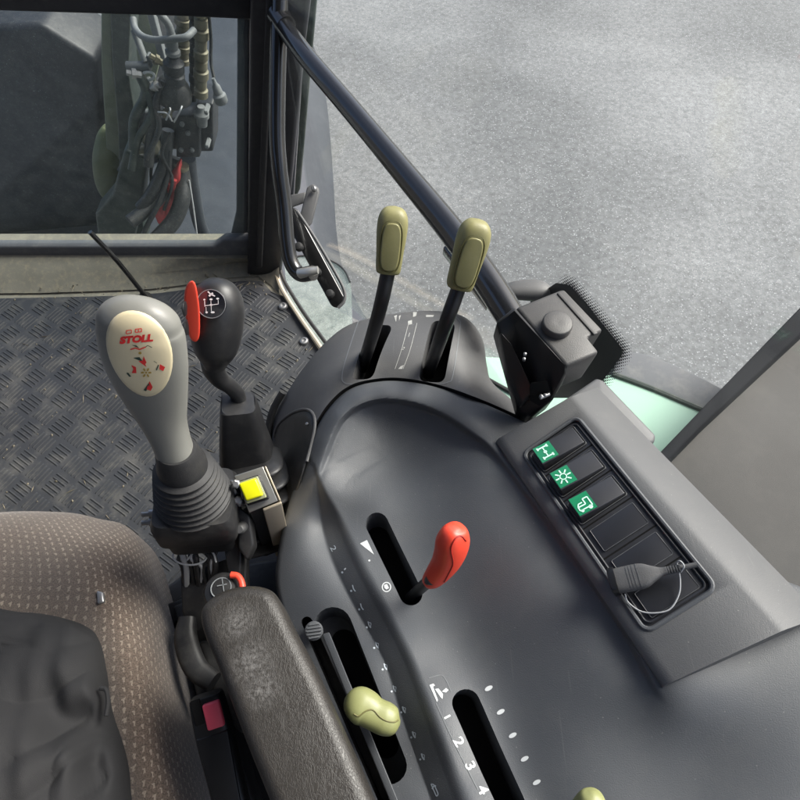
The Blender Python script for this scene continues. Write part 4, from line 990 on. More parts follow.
# pocket for the panel
def rrect(u0, v0, u1, v1, r, n=5):
    o = []
    for (cx, cy, a) in ((u1 - r, v1 - r, 0), (u0 + r, v1 - r, 90), (u0 + r, v0 + r, 180), (u1 - r, v0 + r, 270)):
        for k in range(n + 1):
            t = R(a + 90 * k / n); o.append((cx + r * math.cos(t), cy + r * math.sin(t)))
    return o
pk = rrect(-.001, -.001, SU + .001, SV + .001, .007)
n = len(pk); v = [S(u, v_, .03) - off for u, v_ in pk] + [S(u, v_, -.006) - off for u, v_ in pk]
cut(hou, [(v, [tuple(range(n)), tuple(range(2 * n - 1, n - 1, -1))] + [(i, i + n, (i + 1) % n + n, (i + 1) % n) for i in range(n)], 'switch')])
mk('housing_step', *g_prism([P(x, y, .768) for x, y in ((560, 402), (597, 377), (604, 380), (657, 435), (655, 441), (648, 446), (600, 420))], (0, 0, -.10)), 'housing', con, bevel=.004)
M['lightedge'] = plas('worn_light_edge', (.13, .135, .14), .4, 900, 0, .5, 150)
# raised frame, panel, cells
fr_o = [S(u, v_, .0078) for u, v_ in rrect(-.0035, -.0035, SU + .0035, SV + .0035, .009)]; 
mk('panel_frame', *g_tube([S(u, v_, .0026) for u, v_ in rrect(-.0020, -.0020, SU + .0020, SV + .0020, .008)], .0022, 8, 0, closed=True), 'body', con)
pn = mk('switch_panel', *g_prism([S(u, v_, .0012) for u, v_ in rrect(0, 0, SU, SV, .006)], sn_ * -.006), 'switch', con, bevel=.0008)
mk('inner_frame', *g_tube([S(u, v_, .0018) for u, v_ in rrect(.003, .003, SU - .003, SV - .003, .005)], .0011, 6, 0, closed=True), 'switch', pn)
CH = SV / 6.0
mb = MB()
for k in range(1, 6): mb.add(*g_box(S(SU / 2, CH * k, .0014), eu * (SU / 2 - .004), ev * .0006, sn_ * .0004))
mb.out('cell_grooves', 'hole', pn)
def on_panel(polys, n_): 
    m_ = MB()
    for pl in polys: m_.add([S(u, v_, n_) for u, v_ in pl], [tuple(range(len(pl)))])
    return m_
def seg(u0, v0, u1, v1, w_):
    d = hypot(u1 - u0, v1 - v0); nx, ny = -(v1 - v0) / d * w_ / 2, (u1 - u0) / d * w_ / 2
    return [(u0 + nx, v0 + ny), (u1 + nx, v1 + ny), (u1 - nx, v1 - ny), (u0 - nx, v0 - ny)]
for k, lab in enumerate(('green rocker switch with white axle symbol', 'green rocker switch with white lamp symbol', 'green rocker switch with white vehicle symbol')):
    vc = CH * (k + .5) + .0005; u0, u1 = .0075, SU - .009; hv = .0112
    # bezel recess and rocker, left end raised
    mk('rocker_bezel', *g_prism([S(u, v_, .0022) for u, v_ in rrect(u0 - .0028, vc - hv - .0026, u1 + .0022, vc + hv + .0022, .003)], sn_ * -.003), 'black', pn, bevel=.0008)
    mk('bezel_edge', *g_tube([S(u, v_, .0030) for u, v_ in rrect(u0 - .0020, vc - hv - .0019, u1 + .0016, vc + hv + .0016, .0025, 3)], .00028, 5, 0, closed=True), 'lightedge', pn)
    um = u0 + (u1 - u0) * .44
    prof = [(u0, .0015), (u0 + .0005, .0155), (um, .0105), (u1, .0052), (u1, .0015)]
    v = [S(u, vc - hv, n_) for u, n_ in prof] + [S(u, vc + hv, n_) for u, n_ in prof]
    rk = mk('rocker_switch', v, [(0, 1, 2, 3, 4), (9, 8, 7, 6, 5)] + [(i, (i + 1) % 5, (i + 1) % 5 + 5, i + 5) for i in range(5)], 'switch', pn, bevel=.0009, label=lab)
    def RK(u, v_, o=.0004):
        t = (u - u0) / (um - u0); return S(u, vc + v_, .0155 + (.0105 - .0155) * t + o)
    lens = [RK(u, v_, .0005) for u, v_ in ((u0 + .0016, -hv + .0012), (um - .0012, -hv + .0012), (um - .0012, hv - .0012), (u0 + .0016, hv - .0012))]
    mk('green_lens', *g_prism(lens, sn_ * -.001), 'green', rk)
    cu = (u0 + um) / 2; pol = []
    if k == 0:
        pol = [seg(cu - .007, -.005, cu + .007 - .008, -.005, .0016), seg(cu + .001, .006, cu + .009, .006, .0016), seg(cu - .003, -.0055, cu + .004, .0065, .0016)]
        pol = [seg(cu - .0055, -.0062, cu + .0050, -.0062, .0016), seg(cu - .0050, .0062, cu + .0055, .0062, .0016), seg(cu, -.006, cu, .006, .0012), ell(cu, 0, .0019, .0019, 0, 8),
               seg(cu - .0055, -.0080, cu - .0055, -.0045, .0016), seg(cu + .0050, -.0080, cu + .0050, -.0045, .0016), seg(cu - .0050, .0045, cu - .0050, .0080, .0016), seg(cu + .0055, .0045, cu + .0055, .0080, .0016)]
    elif k == 1:
        for j in range(8):
            a = j * math.pi / 4; pol.append(seg(cu + .0042 * math.cos(a), .0042 * math.sin(a), cu + .0082 * math.cos(a), .0082 * math.sin(a), .0014))
        rg = [(cu + .0033 * math.cos(t), .0033 * math.sin(t)) for t in np.linspace(0, 2 * math.pi, 13)]
        pol += [seg(*rg[i], *rg[i + 1], .001) for i in range(12)]
    else:
        for a in ((-.006, .002, .002, .002), (-.006, .002, -.006, .006), (-.006, .006, .006, .006), (.002, .002, .002, -.004), (.002, -.004, .007, -.004), (.007, -.004, .007, .006), (-.004, -.001, .0, -.001), (-.004, -.001, -.006, .002)):
            pol.append(seg(cu + a[0], a[1], cu + a[2], a[3], .0012))
        pol += [ell(cu - .004, .0068, .0016, .0016, 0, 8), ell(cu + .0045, .0068, .0022, .0022, 0, 8)]
    m_ = MB()
    for pl in pol: m_.add([RK(u, v_, .0009) for u, v_ in pl], [tuple(range(len(pl)))])
    m_.out('symbol', 'icon', rk)
for k in (3, 4, 5):
    vc = CH * (k + .5)
    b_ = mk('blank_plate', *g_prism([S(u, v_, .0028) for u, v_ in rrect(.009, vc - .0120, SU - .0085, vc + .0120, .0012, 2)], sn_ * -.002), 'switch', pn, bevel=.0006)
    mk('plate_edge', *g_tube([S(u, v_, .0029) for u, v_ in rrect(.009, vc - .0120, SU - .0085, vc + .0120, .0012, 2)], .00022, 5, 0, closed=True), 'lightedge', b_)
# ================================================================ cable plug lying over the last blanks
cp = thing('cable_plug', 'grey cable plug with looped thin wire lying across the lowest switch blanks', 'plug', SP(640, 580, .01))
pa, pb = SP(617, 581, .014), SP(690, 566, .014)
dr = (pb - pa).normalized(); sdv = dr.cross(sn_)
secs = [(pa, .0098, .0055), (pa + dr * .001, .0106, .0060), (pa + dr * .021, .0106, .0060), (pa + dr * .030, .0070, .0052), (pa + dr * .038, .0036, .0036), (pa + dr * .043, .0033, .0033)]
mk('plug_body', *g_loft(secs, sdv, 3.5, 24, 4), 'cover', cp)
for t in (.010, .0125, .015, .0185):
    mk('grip_ridge', *g_loft([(pa + dr * t, .0109, .0063), (pa + dr * (t + .0008), .0109, .0063)], sdv, 3.5, 24, 0), 'housing', cp)
mk('socket_cap', *g_loft([(pa - dr * .006, .0095, .0075), (pa - dr * .005, .0118, .008), (pa, .0118, .008)], sdv, 4, 24, 0), 'black', cp)
prf = []
for i in range(6): prf += [(.0412 + i * .0022, .0035), (.0412 + i * .0022 + .0013, .0035), (.0412 + i * .0022 + .0014, .0026)]
prf += [(.056, .0023), (.067, .0022)]
mk('strain_relief', *g_lathe(pa, dr, prf, 14), 'cover', cp, ang=25)
lp_ = [SP(625, 594, .012), SP(628, 602, .006), SP(640, 611, .0045), SP(655, 613, .0045), SP(670, 609, .0045), SP(679, 594, .006), SP(680, 578, .010), SP(677, 564, .016), SP(680, 561, .019), SP(684, 566, .018), SP(681, 572, .014)]
mk('wire_loop', *g_tube(lp_, .00065, 8), 'wire', cp)

# ---------------------------------------------------------------- console levers
M['oliveseam'] = plas('olive_seam', (.13, .12, .04), .6, 900, 0, .05, 30)  # darker olive paints groove shade that soft light leaves faint
def lever(name, label, stem, r, knob, side, exp, kmat, ridge=None, stem_mat='black'):
    st = mk(name, *g_tube(stem, r, 16), stem_mat, con, label=label)
    kb = mk('lever_knob', *g_loft(knob, side, exp, 28, 6), kmat, st)
    return st, kb
def inset(kb, c, ax_, ay_, nrm, a, b, exp, mat, rr_=.0012):
    """raised oval pad outline on a knob face"""
    q = []
    for k in range(28):
        th = 2 * math.pi * k / 28; cth, sth = math.cos(th), math.sin(th)
        q.append(c + ax_ * a * math.copysign(abs(cth) ** (2 / exp), cth) + ay_ * b * math.copysign(abs(sth) ** (2 / exp), sth))
    return mk('knob_pad', *g_prism([p + nrm * .002 for p in q], nrm * -.006), mat, kb, bevel=.0014, segs=3)
# left olive
def olive(label, base, bend, neck, top, kbase, wk):
    A, B, C_, Dv = base, bend, neck, top
    ax_ = (Dv - C_).normalized(); side = Vector((1, 0, 0))
    ln = (Dv - C_).length
    kn_ = [(C_ - ax_ * .001, wk * .60, wk * .50), (C_ + ax_ * .002, wk * .82, wk * .72), (C_ + ax_ * ln * .3, wk * .90, wk * .82), (C_ + ax_ * ln * .65, wk, wk * .92), (C_ + ax_ * ln * .85, wk * .92, wk * .86), (C_ + ax_ * ln * .96, wk * .6, wk * .58), (C_ + ax_ * ln, wk * .08, wk * .08)]
    st, kb = lever('lever_stem', label, [A, B, C_, C_ + ax_ * .01], .0078, kn_, side, 3.0, 'olive')
    vw = (CAM - (C_ + Dv) / 2).normalized(); sd_ = (side - ax_ * side.dot(ax_)).normalized(); nr = sd_.cross(ax_)
    if nr.dot(vw) < 0: nr = -nr
    inset(kb, C_ + ax_ * ln * .43 + nr * wk * .86, sd_, ax_, nr, wk * .62, ln * .36, 3.2, 'olive')
    q = []
    for k in range(28):
        th = 2 * math.pi * k / 28; cth, sth = math.cos(th), math.sin(th)
        q.append(C_ + ax_ * (ln * .43 + ln * .385 * math.copysign(abs(sth) ** .6, sth)) + sd_ * wk * .70 * math.copysign(abs(cth) ** .6, cth) + nr * wk * .84)
    mk('seam_line', *g_tube(q, .0008, 6, 0, closed=True), 'oliveseam', kb)
olive('slim olive green control lever, left one of the pair on the front cover', P(362, 368, .69), D(378, 316, .66), D(388, 272, .625), D(394.5, 206, .595), None, .0155)
olive('wide olive green control lever leaning right, nearest the grab rail', P(428, 374, .69), D(442, 334, .655), D(459, 287, .62), D(479, 219, .585), None, .0165)
# red lever
ra, rb = P(410, 598, .66), D(430, 580, .585)
side = Vector((.8, .5, .2))
kq = [(D(429, 585, .592), .0055, .0055), (D(431, 581, .590), .0090, .0088), (D(438, 573, .585), .0122, .0112), (D(446, 562, .577), .0140, .0128), (D(451, 550, .568), .0158, .0138), (D(453, 539, .560), .0158, .0136), (D(455, 530, .553), .0112, .0100), (D(456, 527, .551), .003, .003)]
st = mk('lever_stem', *g_tube([ra, rb, D(430, 583, .594)], [.0060, .0058, .0050], 16), 'black', con, label='short black lever with bright red knob')
kb = mk('lever_knob', *g_loft(kq, (.75, .6, .1), 2.4, 32, 6), 'red', st)
M['redseam'] = plas('red_seam', (.30, .012, .008), .5, 900, 0, .05, 30)
seam_line(kb, [(444, 582), (449, 573), (453, 563), (451, 549), (455, 539), (461, 536), (466, 541)], .0007, 'redseam')
# yellow-green lever in long slot
st = mk('lever_stem', *g_tube([P(372, 720, .64), D(374, 716, .57), D(378, 712, .555)], .007, 14), 'black', con, label='black lever with pale yellow green knob in the long slot')
kq = [(D(349, 704, .555), .002, .002), (D(351, 704, .553), .010, .010), (D(358, 705, .55), .0158, .0155), (D(366, 708, .549), .0160, .0155), (D(375, 714, .547), .0146, .0140), (D(386, 719, .546), .0148, .0140), (D(395, 722, .545), .0115, .0110), (D(400, 723, .545), .002, .002)]
kb = mk('lever_knob', *g_loft(kq, (0, 0, 1), 2.4, 28, 6), 'lime', st)
seam_line(kb, [(354, 714), (359, 716), (366, 711), (373, 710), (380, 717), (387, 721), (394, 722), (398, 720)], .0007, 'oliveseam')
# bottom yellow-green knob just entering the frame
st = mk('lever_stem', *g_tube([P(560, 850, .73), D(575, 830, .47), D(588, 815, .46)], .006, 14), 'black', con, label='black lever with pale green knob cut off by the lower photo edge')
mk('lever_knob', *g_loft([(D(575, 824, .46), .006, .006), (D(582, 816, .455), .0105, .010), (D(590, 806, .448), .0110, .0105), (D(593, 797, .445), .0085, .008), (D(594, 793, .444), .002, .002)], (1, .3, 0), 2.4, 24, 5), 'lime', st)
# adjuster wheel on guide rail
aw = mk('adjuster_cap', *g_lathe(P(314, 631, SB(314, 631) + .006), (0, -.12, 1), [(-.014, .0085), (-.002, .0085), (-.001, .0098), (.003, .0098), (.0045, .0085), (.0046, .001)], 24), 'body', con, label='round ribbed grey adjuster cap beside the long slot')
for k in range(-2, 3):
    hw = .0078 * math.sqrt(max(.1, 1 - (k / 2.9) ** 2)); mk('cap_rib', *g_box(P(314, 631 + k * 3.3, SB(314, 631) + .0115), (hw, .001, 0), (0, .0009, 0), (0, 0, .0012)), 'body', aw, bevel=.0005)

# ================================================================ LOADER JOYSTICK
js = thing('loader_joystick', 'grey joystick with cream oval plate and ribbed black boot on a bolted bracket', 'joystick', P(205, 560, .45))
b0, b1 = D(183, 452, .585), D(138, 318, .475)
axj = (b1 - b0).normalized(); Lj = (b1 - b0).length
sj = (Vector((1, 0, 0)) - axj * axj.x).normalized(); nj = sj.cross(axj)
if nj.dot(CAM - b1) < 0: nj = -nj
gs2 = [(D(178, 462, .592), .0170, .0165), (D(175, 452, .585), .0176, .0168), (D(170, 438, .575), .0182, .0165), (D(164, 422, .563), .0208, .0170), (D(158, 404, .549), .0262, .0180), (D(151, 382, .531), .0318, .0195), (D(145, 358, .512), .0352, .0205), (D(141, 334, .495), .0350, .0205), (D(139.5, 325, .489), .0332, .0196)] + [(D(139.5, 325, .489).lerp(D(136, 299, .471), math.sin(a)), max(.0006, .0332 * math.cos(a)), max(.0004, .0196 * math.cos(a))) for a in [R(x) for x in (18, 34, 48, 60, 70, 78, 84, 88, 90)]]
grip = mk('joystick_grip', *g_loft(gs2, sj, 2.25, 48, 8), 'grip', js)
def on_grip(x, y, o): return onto(grip, x, y, o)
def egg(s_):
    o = []
    for k in range(40):
        th = 2 * math.pi * k / 40; x, y = math.cos(th), math.sin(th)
        wv = 33 * (1 + .10 * y) ; a_ = R(-9)
        X, Y = x * wv * s_, y * 43 * s_; o.append((140 + X * math.cos(a_) + Y * math.sin(-a_) * -1, 353.5 - (X * math.sin(-a_) * 0 + Y) + X * .05))
    return o
mb = MB(); rings = [egg(s_) for s_ in (1.0, .965, .9, .75, .55, .3, .1)]
oo = [.0001, .0009, .0011, .0011, .0011, .0011, .0011]
vs = []
for rg, o in zip(rings, oo): vs += [on_grip(x, y, o) for x, y in rg]
fs = [(i * 40 + k, i * 40 + (k + 1) % 40, (i + 1) * 40 + (k + 1) % 40, (i + 1) * 40 + k) for i in range(6) for k in range(40)] + [tuple(240 + k for k in range(40))]
pl_ = mk('label_plate', vs, fs, 'cream', grip)
# lettering and implement symbols
def gtri(v2, f2, name, mat): return mk(name, [on_grip(x, y, .0015) for x, y in v2], f2, mat, grip)
v2, f2 = text2d('STOLL', 9.4, .62); v2 = [(137 + (x * 1.18 + y * .15), 338.5 - y - x * .10) for x, y in v2]
gtri(v2, f2, 'lettering', 'printred')
def gpolys(pls, name, mat):
    v = []; f = []
    for pl in pls: f.append(tuple(range(len(v), len(v) + len(pl)))); v += pl
    return gtri(v, f, name, mat)
def strk(pts, w_):
    o = []
    for a, b_ in zip(pts[:-1], pts[1:]): o.append(seg(*a, *b_, w_))
    return o
gpolys(strk([(127, 333), (127, 330), (132, 329.3), (132, 332.3), (127, 333)], .8) + strk([(136, 331.7), (136, 328.6), (142, 328), (142, 331), (136, 331.7)], .8) + strk([(139, 331.2), (139, 328.4)], .7), 'small_mark', 'printred')
gpolys(strk([(131, 348.5), (136, 347), (140, 348.5), (146, 346)], 1.1) + [[(144, 355), (147, 361.5), (145.5, 363), (147, 366), (139, 360), (143, 359.5)], [(132, 364), (136.5, 366), (137, 372), (132.5, 372), (134, 368)], [(160, 363), (165, 366), (163, 370), (159.5, 368)], [(150, 380), (153, 386), (151, 389.5), (147, 388)]], 'implement_symbol', 'printred')
gpolys([[(132, 344), (137, 344.5), (140, 347.5)], [(134, 357), (140, 356), (144, 361)], [(127, 372), (129, 371.5), (132, 375.5), (130, 375.5)], [(156, 368.5), (158, 363.5), (159, 364), (157, 369.5)], [(144, 389), (149, 382), (150, 384), (146.5, 390)]] + strk([(146, 346), (148, 344.5), (152, 346.5)], .6) + strk([(154, 360), (157, 362)], .5), 'implement_symbol', 'printdark')
fl_ = []
for j in range(6):
    a = j * math.pi / 3; fl_.append(ell(146.5 + 3.6 * math.cos(a), 371.5 + 3.4 * math.sin(a), 1.7, .9, a, 8))
gpolys(fl_ + [ell(146.5, 371.5, 1, 1, 0, 8), ell(140.5, 352, 1.5, 1.3, 0, 10)], 'rosette', 'printgold')
# boot: collar and ribbed bellows
c1, c2 = D(177, 452, .585), D(195, 500, .65)
bxv = (c2 - c1); Lb = bxv.length; bxv.normalize()
pr = [(-.004, .0185), (.0, .0205), (.014, .0225), (.020, .0245)]
nrib = 8
for i in range(nrib):
    h = .026 + i * (Lb - .026) / nrib; r_ = .0275 + .0130 * (i / nrib) ** .9; st_ = (Lb - .026) / nrib
    pr += [(h, r_ - .0030), (h + st_ * .35, r_ + .0024), (h + st_ * .62, r_ + .0024), (h + st_ * .9, r_ - .0022)]
mk('ribbed_boot', *g_lathe(c1, bxv, pr, 40), 'rubber', js, ang=60)
# square base under the boot, following the same axis
sjb = (Vector((1, .12, 0)) - bxv * Vector((1, .12, 0)).dot(bxv)).normalized()
bs = [(c2 - bxv * .006, .0405, .036), (c2 + bxv * .004, .044, .040), (c2 + bxv * .032, .043, .039), (c2 + bxv * .036, .041, .037)]
mk('square_base', *g_loft(bs, sjb, 6.5, 40, 0), 'blackdusty', js)
mk('base_plate', *g_loft([(c2 + bxv * .036, .038, .034), (c2 + bxv * .060, .036, .032)], sjb, 7, 40, 0), 'black', js)
nb = sjb.cross(bxv)
if nb.dot(CAM - c2) < 0: nb = -nb
for dx_ in (0, .012):
    A = D(158 - dx_ * 0, 513 + dx_ * 700, .69); mk('hose_nipple', *g_lathe(A, Vector((-1, -.10, 0)), [(-.012, .0035), (.004, .0035), (.0045, .0055), (.009, .0055), (.0095, .0030), (.018, .0030)], 12), 'steel', js)
mk('clip', *g_box(D(211, 528, .655), sjb * .010, bxv * .0055, nb * .002), 'blackdusty', js, bevel=.001)
mk('clip', *g_box(D(224, 522, .650), sjb * .008, bxv * .0045, nb * .003), 'hosegrey', js, bevel=.001)
# under base: struts, bolts, loom
mk('mount_bracket', *g_prism([D(x, y, .72) for x, y in ((180, 575), (232, 556), (232, 520), (244, 520), (246, 590), (236, 610), (192, 634), (182, 612))], (0, -.006, -.03)), 'blackdusty', js, bevel=.002)
mk('vertical_strut', *g_prism([D(x, y, .685) for x, y in ((228, 470), (234, 476), (242, 545), (240, 580), (230, 584), (222, 540), (216, 520))], (0, .006, -.02)), 'black', js, bevel=.002)
for (x, y, d_) in ((218, 534, .675), (217, 546, .69), (236, 484, .645), (238, 500, .655), (205, 540, .69)):
    mk('bolt_head', *g_lathe(D(x, y, d_), (.2, -.5, .9), [(-.006, .0048), (.003, .0048), (.004, .003)], 6), 'steel', js, ang=20)
for i in range(9):
    x0 = 182 + i * 4; mk('cable', *g_tube([D(x0 + rr.uniform(-2, 2), 546, .70), D(x0 + rr.uniform(-8, 8), 556 + rr.uniform(-4, 4), .69), D(x0 + rr.uniform(-10, 14), 568, .70), D(x0 + rr.uniform(-4, 10), 590, .73)], .0022 if i % 3 else .0035, 8), 'rubber' if i % 4 else 'wire', js)
tie = [D(190 + 17 * math.cos(t), 556 + 9 * math.sin(t), .685) for t in np.linspace(.2, 2 * math.pi - .6, 12)]
mk('cable_tie', *g_tube(tie, .0011, 6), 'wire', js)
mk('cable_tie', *g_tube([D(187, 560, .683), D(198, 549, .68), D(212, 552, .683), D(216, 562, .69)], .0011, 6), 'wire', js)

# ================================================================ SWITCH BOX WITH YELLOW BUTTON
sb = thing('button_box', 'metal switch box with square yellow push button beside the joystick boot', 'switch box', D(262, 560, .72))
q = [(234, 476), (263, 466.5), (278, 501), (249, 513)]
tq = [D(x, y, .655) for x, y in q]; cz = sum(tq, Vector()) / 4
bu = (tq[1] - tq[0]).normalized(); bvv = (tq[2] - tq[1]).normalized(); bn = bu.cross(bvv)
if bn.z < 0: bn = -bn
dn_ = Vector((-.014, .0, -.16))
mk('box_body', *g_prism([cz + (p - cz) * .96 - bn * .002 for p in tq], dn_), 'black', sb, bevel=.002)
mk('top_plate', *g_prism(tq, bn * -.003), 'aluminium', sb, bevel=.001)
A, B = tq[1] * .0 + tq[1], tq[2]
cvr = [tq[1] + (tq[0] - tq[1]) * .10, tq[1] + bn * .0012, tq[2] + bn * .0012, tq[2] + (tq[3] - tq[2]) * .52, tq[2] + (tq[3] - tq[2]) * .52 + dn_ * 1.05, tq[2] + dn_ * 1.05]
o1 = (tq[1] - tq[0]).normalized() * .003
v = [tq[2] + o1, tq[2] + o1 + dn_, tq[2] + (tq[3] - tq[2]) * .55 + dn_, tq[2] + (tq[3] - tq[2]) * .55]
mk('side_cover', *g_prism([p - bvv * -.001 for p in v], bvv * .003), 'beige', sb, bevel=.001)
mk('side_cover', *g_prism([tq[1] + o1 * .4 + bn * .001, tq[2] + o1 * .4 + bn * .001, tq[2] + o1 * .4 + dn_, tq[1] + o1 * .4 + dn_], o1 * .8), 'beige', sb, bevel=.001)
bz = cz + bn * .001 - bu * .0015
mk('button_bezel', *g_prism([bz + bu * x * .0120 + bvv * y * .0142 for x, y in ((-1, -1), (1, -1), (1, 1), (-1, 1))], bn * .006), 'black', sb, bevel=.001)
mk('button_base', *g_prism([bz + bn * .006 + bu * x * .0112 + bvv * y * .0125 - bvv * .001 for x, y in ((-1, -1), (1, -1), (1, 1), (-1, 1))], bn * .0035), 'lensgrey', sb, bevel=.0012)
mk('push_button', *g_prism([bz + bn * .0085 + bu * x * .0098 + bvv * y * .0102 - bvv * .002 for x, y in ((-1, -1), (1, -1), (1, 1), (-1, 1))], bn * .005), 'yellow', sb, bevel=.0025, segs=4)
for (x, y) in ((233, 483), (235, 492), (240, 503)):
    mk('bolt_head', *g_lathe(D(x, y, .66), (-.3, -.4, .9), [(-.006, .0042), (.003, .0042), (.004, .002)], 6), 'steel', sb, ang=20)
mk('clamp', *g_prism([D(x, y, .675) for x, y in ((236, 505), (250, 515), (254, 545), (246, 560), (238, 548))], (0, .004, -.02)), 'blackdusty', sb, bevel=.003)
mk('chrome_stud', *g_lathe(D(241, 528, .668), (0, -.5, .8), [(-.01, .006), (.004, .006), (.008, .004)], 14), 'steel', sb)

# ================================================================ GEAR LEVER
gl = thing('gear_lever', 'black gear lever with red side switch and bellows boot between joystick and console', 'gear lever', D(262, 520, .85))
k0, k1 = D(215, 366, .640), D(218.5, 278, .600)
axk = (k1 - k0).normalized(); Lk = (k1 - k0).length; sk = (Vector((1, 0, 0)) - axk * axk.x).normalized(); nk_ = sk.cross(axk)
if nk_.dot(CAM - k1) < 0: nk_ = -nk_
kp = [(-.03, .0105, .0105), (.02, .0125, .0125), (.08, .0165, .0160), (.18, .0218, .021), (.32, .0252, .0238), (.50, .0272, .0255), (.66, .0272, .0252), (.80, .0245, .0228), (.91, .0185, .017), (.97, .0115, .0105), (1.0, .002, .002)]
kb = mk('gear_knob', *g_loft([(k0 + axk * Lk * t, a, b_) for t, a, b_ in kp], sk, 2.1, 36, 6), 'knob', gl)
kpa = np.array(kp)
def ksurf(px, py, o):
    q = PL(px, py, k0 + nk_ * .02, nk_) - k0; u, t = q.dot(sk), q.dot(axk) / Lk
    a = np.interp(t, kpa[:, 0], kpa[:, 1]); b_ = np.interp(t, kpa[:, 0], kpa[:, 2])
    return k0 + axk * Lk * t + sk * u + nk_ * (b_ * max(0, 1 - abs(u / a) ** 2.1) ** .476 + o)
ec = ksurf(212.5, 303, .0006)
e1_, e2_ = ksurf(218, 303, .0006) - ksurf(207, 303, .0006), ksurf(212.5, 297, .0006) - ksurf(212.5, 309, .0006); e1_.normalize(); en = e1_.cross(e2_).normalized()
if en.dot(nk_) < 0: en = -en
e2_ = en.cross(e1_)
emb = mk('emblem_disc', *g_lathe(ec - en * .003, en, [(-.004, .0138), (.0035, .0138), (.0042, .0132), (.0043, .001)], 32), 'emblem', kb)
mk('emblem_ring', *g_tube([ec + en * .0012 + (e1_ * math.cos(t) + e2_ * math.sin(t)) * .0137 for t in np.linspace(0, 2 * math.pi, 33)[:-1]], .0004, 6, 0, closed=True), 'grey_print', emb)
def onE(pls): 
    m_ = MB()
    for pl in pls: m_.add([ec + en * .0016 + e1_ * x * .001 + e2_ * y * .001 for x, y in pl], [tuple(range(len(pl)))])
    return m_
pls = strk([(-6, 3), (-6, -2.5)], .6) + strk([(-6, -1.6), (7, -.2)], .6) + strk([(7, 3.6), (7, -.4)], .6) + strk([(0, 3), (0, -7)], .5) + strk([(-5, -3), (-5, -7)], .5) + [ell(0, -.9, 1.4, 1.1, 0, 8)]
pls += [ell(-6.2, 4.2, 1, .8, 0, 8), ell(6.6, 5, 1.5, .9, 0, 8), ell(.2, 4.4, 1.5, 1, 0, 8), ell(-4.6, -8, 1.2, 1, 0, 8), ell(1.2, -8, 2, 1, 0, 8)]
pls += strk([(-2.5, 12), (.2, 9.2), (4.2, 7.4)], 1.2) + strk([(-1.5, 7.4), (0, 9), (2.5, 10.3)], 1.8)
onE(pls).out('shift_pattern', 'white', emb)
rs = cr([(184, 288), (189, 281), (194, 284), (197.5, 303), (198.5, 320), (198, 336), (194, 342), (188, 337), (184.5, 320), (182.5, 302)], 4, True)
rc_ = [D(x + 1.5, y, .560 + (y - 282) * .0006) for x, y in [tuple(a) for a in rs]]
red = mk('red_switch_strip', *g_prism(rc_, ray(193, 312)  .normalized() * .040), 'red', kb, bevel=.0028, segs=4)
mk('rocker_key', *g_loft([(D(184.5, 302, .558), .001, .004), (D(184.5, 308, .560), .0018, .006), (D(185.5, 315, .564), .001, .004)], (1, 0, 0), 2.2, 16, 4), 'black', red)
mk('rocker_key', *g_loft([(D(185.5, 321, .566), .001, .004), (D(186, 327, .569), .0018, .006), (D(187.5, 334, .572), .001, .004)], (1, 0, 0), 2.2, 16, 4), 'black', red)
mk('lever_stem', *g_tube([D(212, 360, .645), D(214, 370, .655), D(221, 380, .67), D(231, 387, .685), D(238, 396, .70), D(240, 412, .72), D(243, 440, .76)], [.0125, .0118, .0100, .0090, .0088, .0088, .0088], 20), 'knob', gl)
# tapered sleeve
sl = [(D(238, 404, .700), .0170, .0165), (D(238.5, 406, .702), .0205, .0200), (D(243, 435, .735), .0280, .026), (D(248, 462, .768), .0345, .032), (D(249, 468, .775), .0335, .031)]
slv = mk('lever_sleeve', *g_loft(sl, (1, .2, 0), 5, 36, 4), 'knob', gl)
mk('sleeve_collar', *g_lathe(D(240.5, 405.5, .700), D(240, 400, .69) - D(243, 430, .73), [(-.006, .0125), (.001, .0135), (.002, .012), (.001, .009)], 24), 'rubber', slv)
c3, c4 = D(249, 460, .745), D(272, 535, .80)
bx3 = (c4 - c3); L3 = bx3.length; bx3.normalize(); secs = []
for i in range(6):
    r_ = .036 + .0065 * i / 2; h = L3 * i / 6
    for (dh_, dr_) in ((0, -.006), (.28, .003), (.5, .004), (.8, -.002)):
        secs.append((c3 + bx3 * (h + dh_ * L3 / 6), r_ * .95 + dr_ * 1.3, r_ * .85 + dr_ * 1.3))
mk('bellows_boot', *g_loft(secs, (1, .3, 0), 3.6, 36, 3), 'knob', gl)

# dark console foot / seat frame pieces between mat and armrest
sf = thing('seat_base', 'dark steel seat base and side plates below the armrest', 'seat base', P(240, 640, FZ))
mk('side_plate', *g_prism([P(x, y, .50) for x, y in ((172, 600), (228, 566), (262, 560), (290, 556), (300, 640), (250, 700), (190, 648))], (0, 0, -.20)), 'blackdusty', sf, bevel=.006)
mk('cross_plate', *g_prism([P(x, y, .53) for x, y in ((165, 604), (210, 588), (226, 596), (175, 626), (180, 640), (172, 640))], (0, 0, -.06)), 'black', sf, bevel=.004)
mk('floor_plinth', *g_prism([P(x, y, .36) for x, y in ((160, 590), (232, 540), (300, 470), (330, 560), (480, 900), (60, 900), (40, 700))], (0, 0, -.205)), 'black', sf, bevel=.006)
mk('slide_rail', *g_prism([P(x, y, .54) for x, y in ((172, 606), (192, 598), (262, 830), (240, 860))], (0, 0, -.06)), 'blackdusty', sf, bevel=.004)
mk('recline_lever', *g_loft([(P(188, 618, .60), .010, .010), (P(186, 640, .60), .013, .010), (P(196, 668, .60), .013, .010), (P(214, 682, .60), .011, .010)], (1, 0, 0), 3, 20, 5), 'blackdusty', sf)
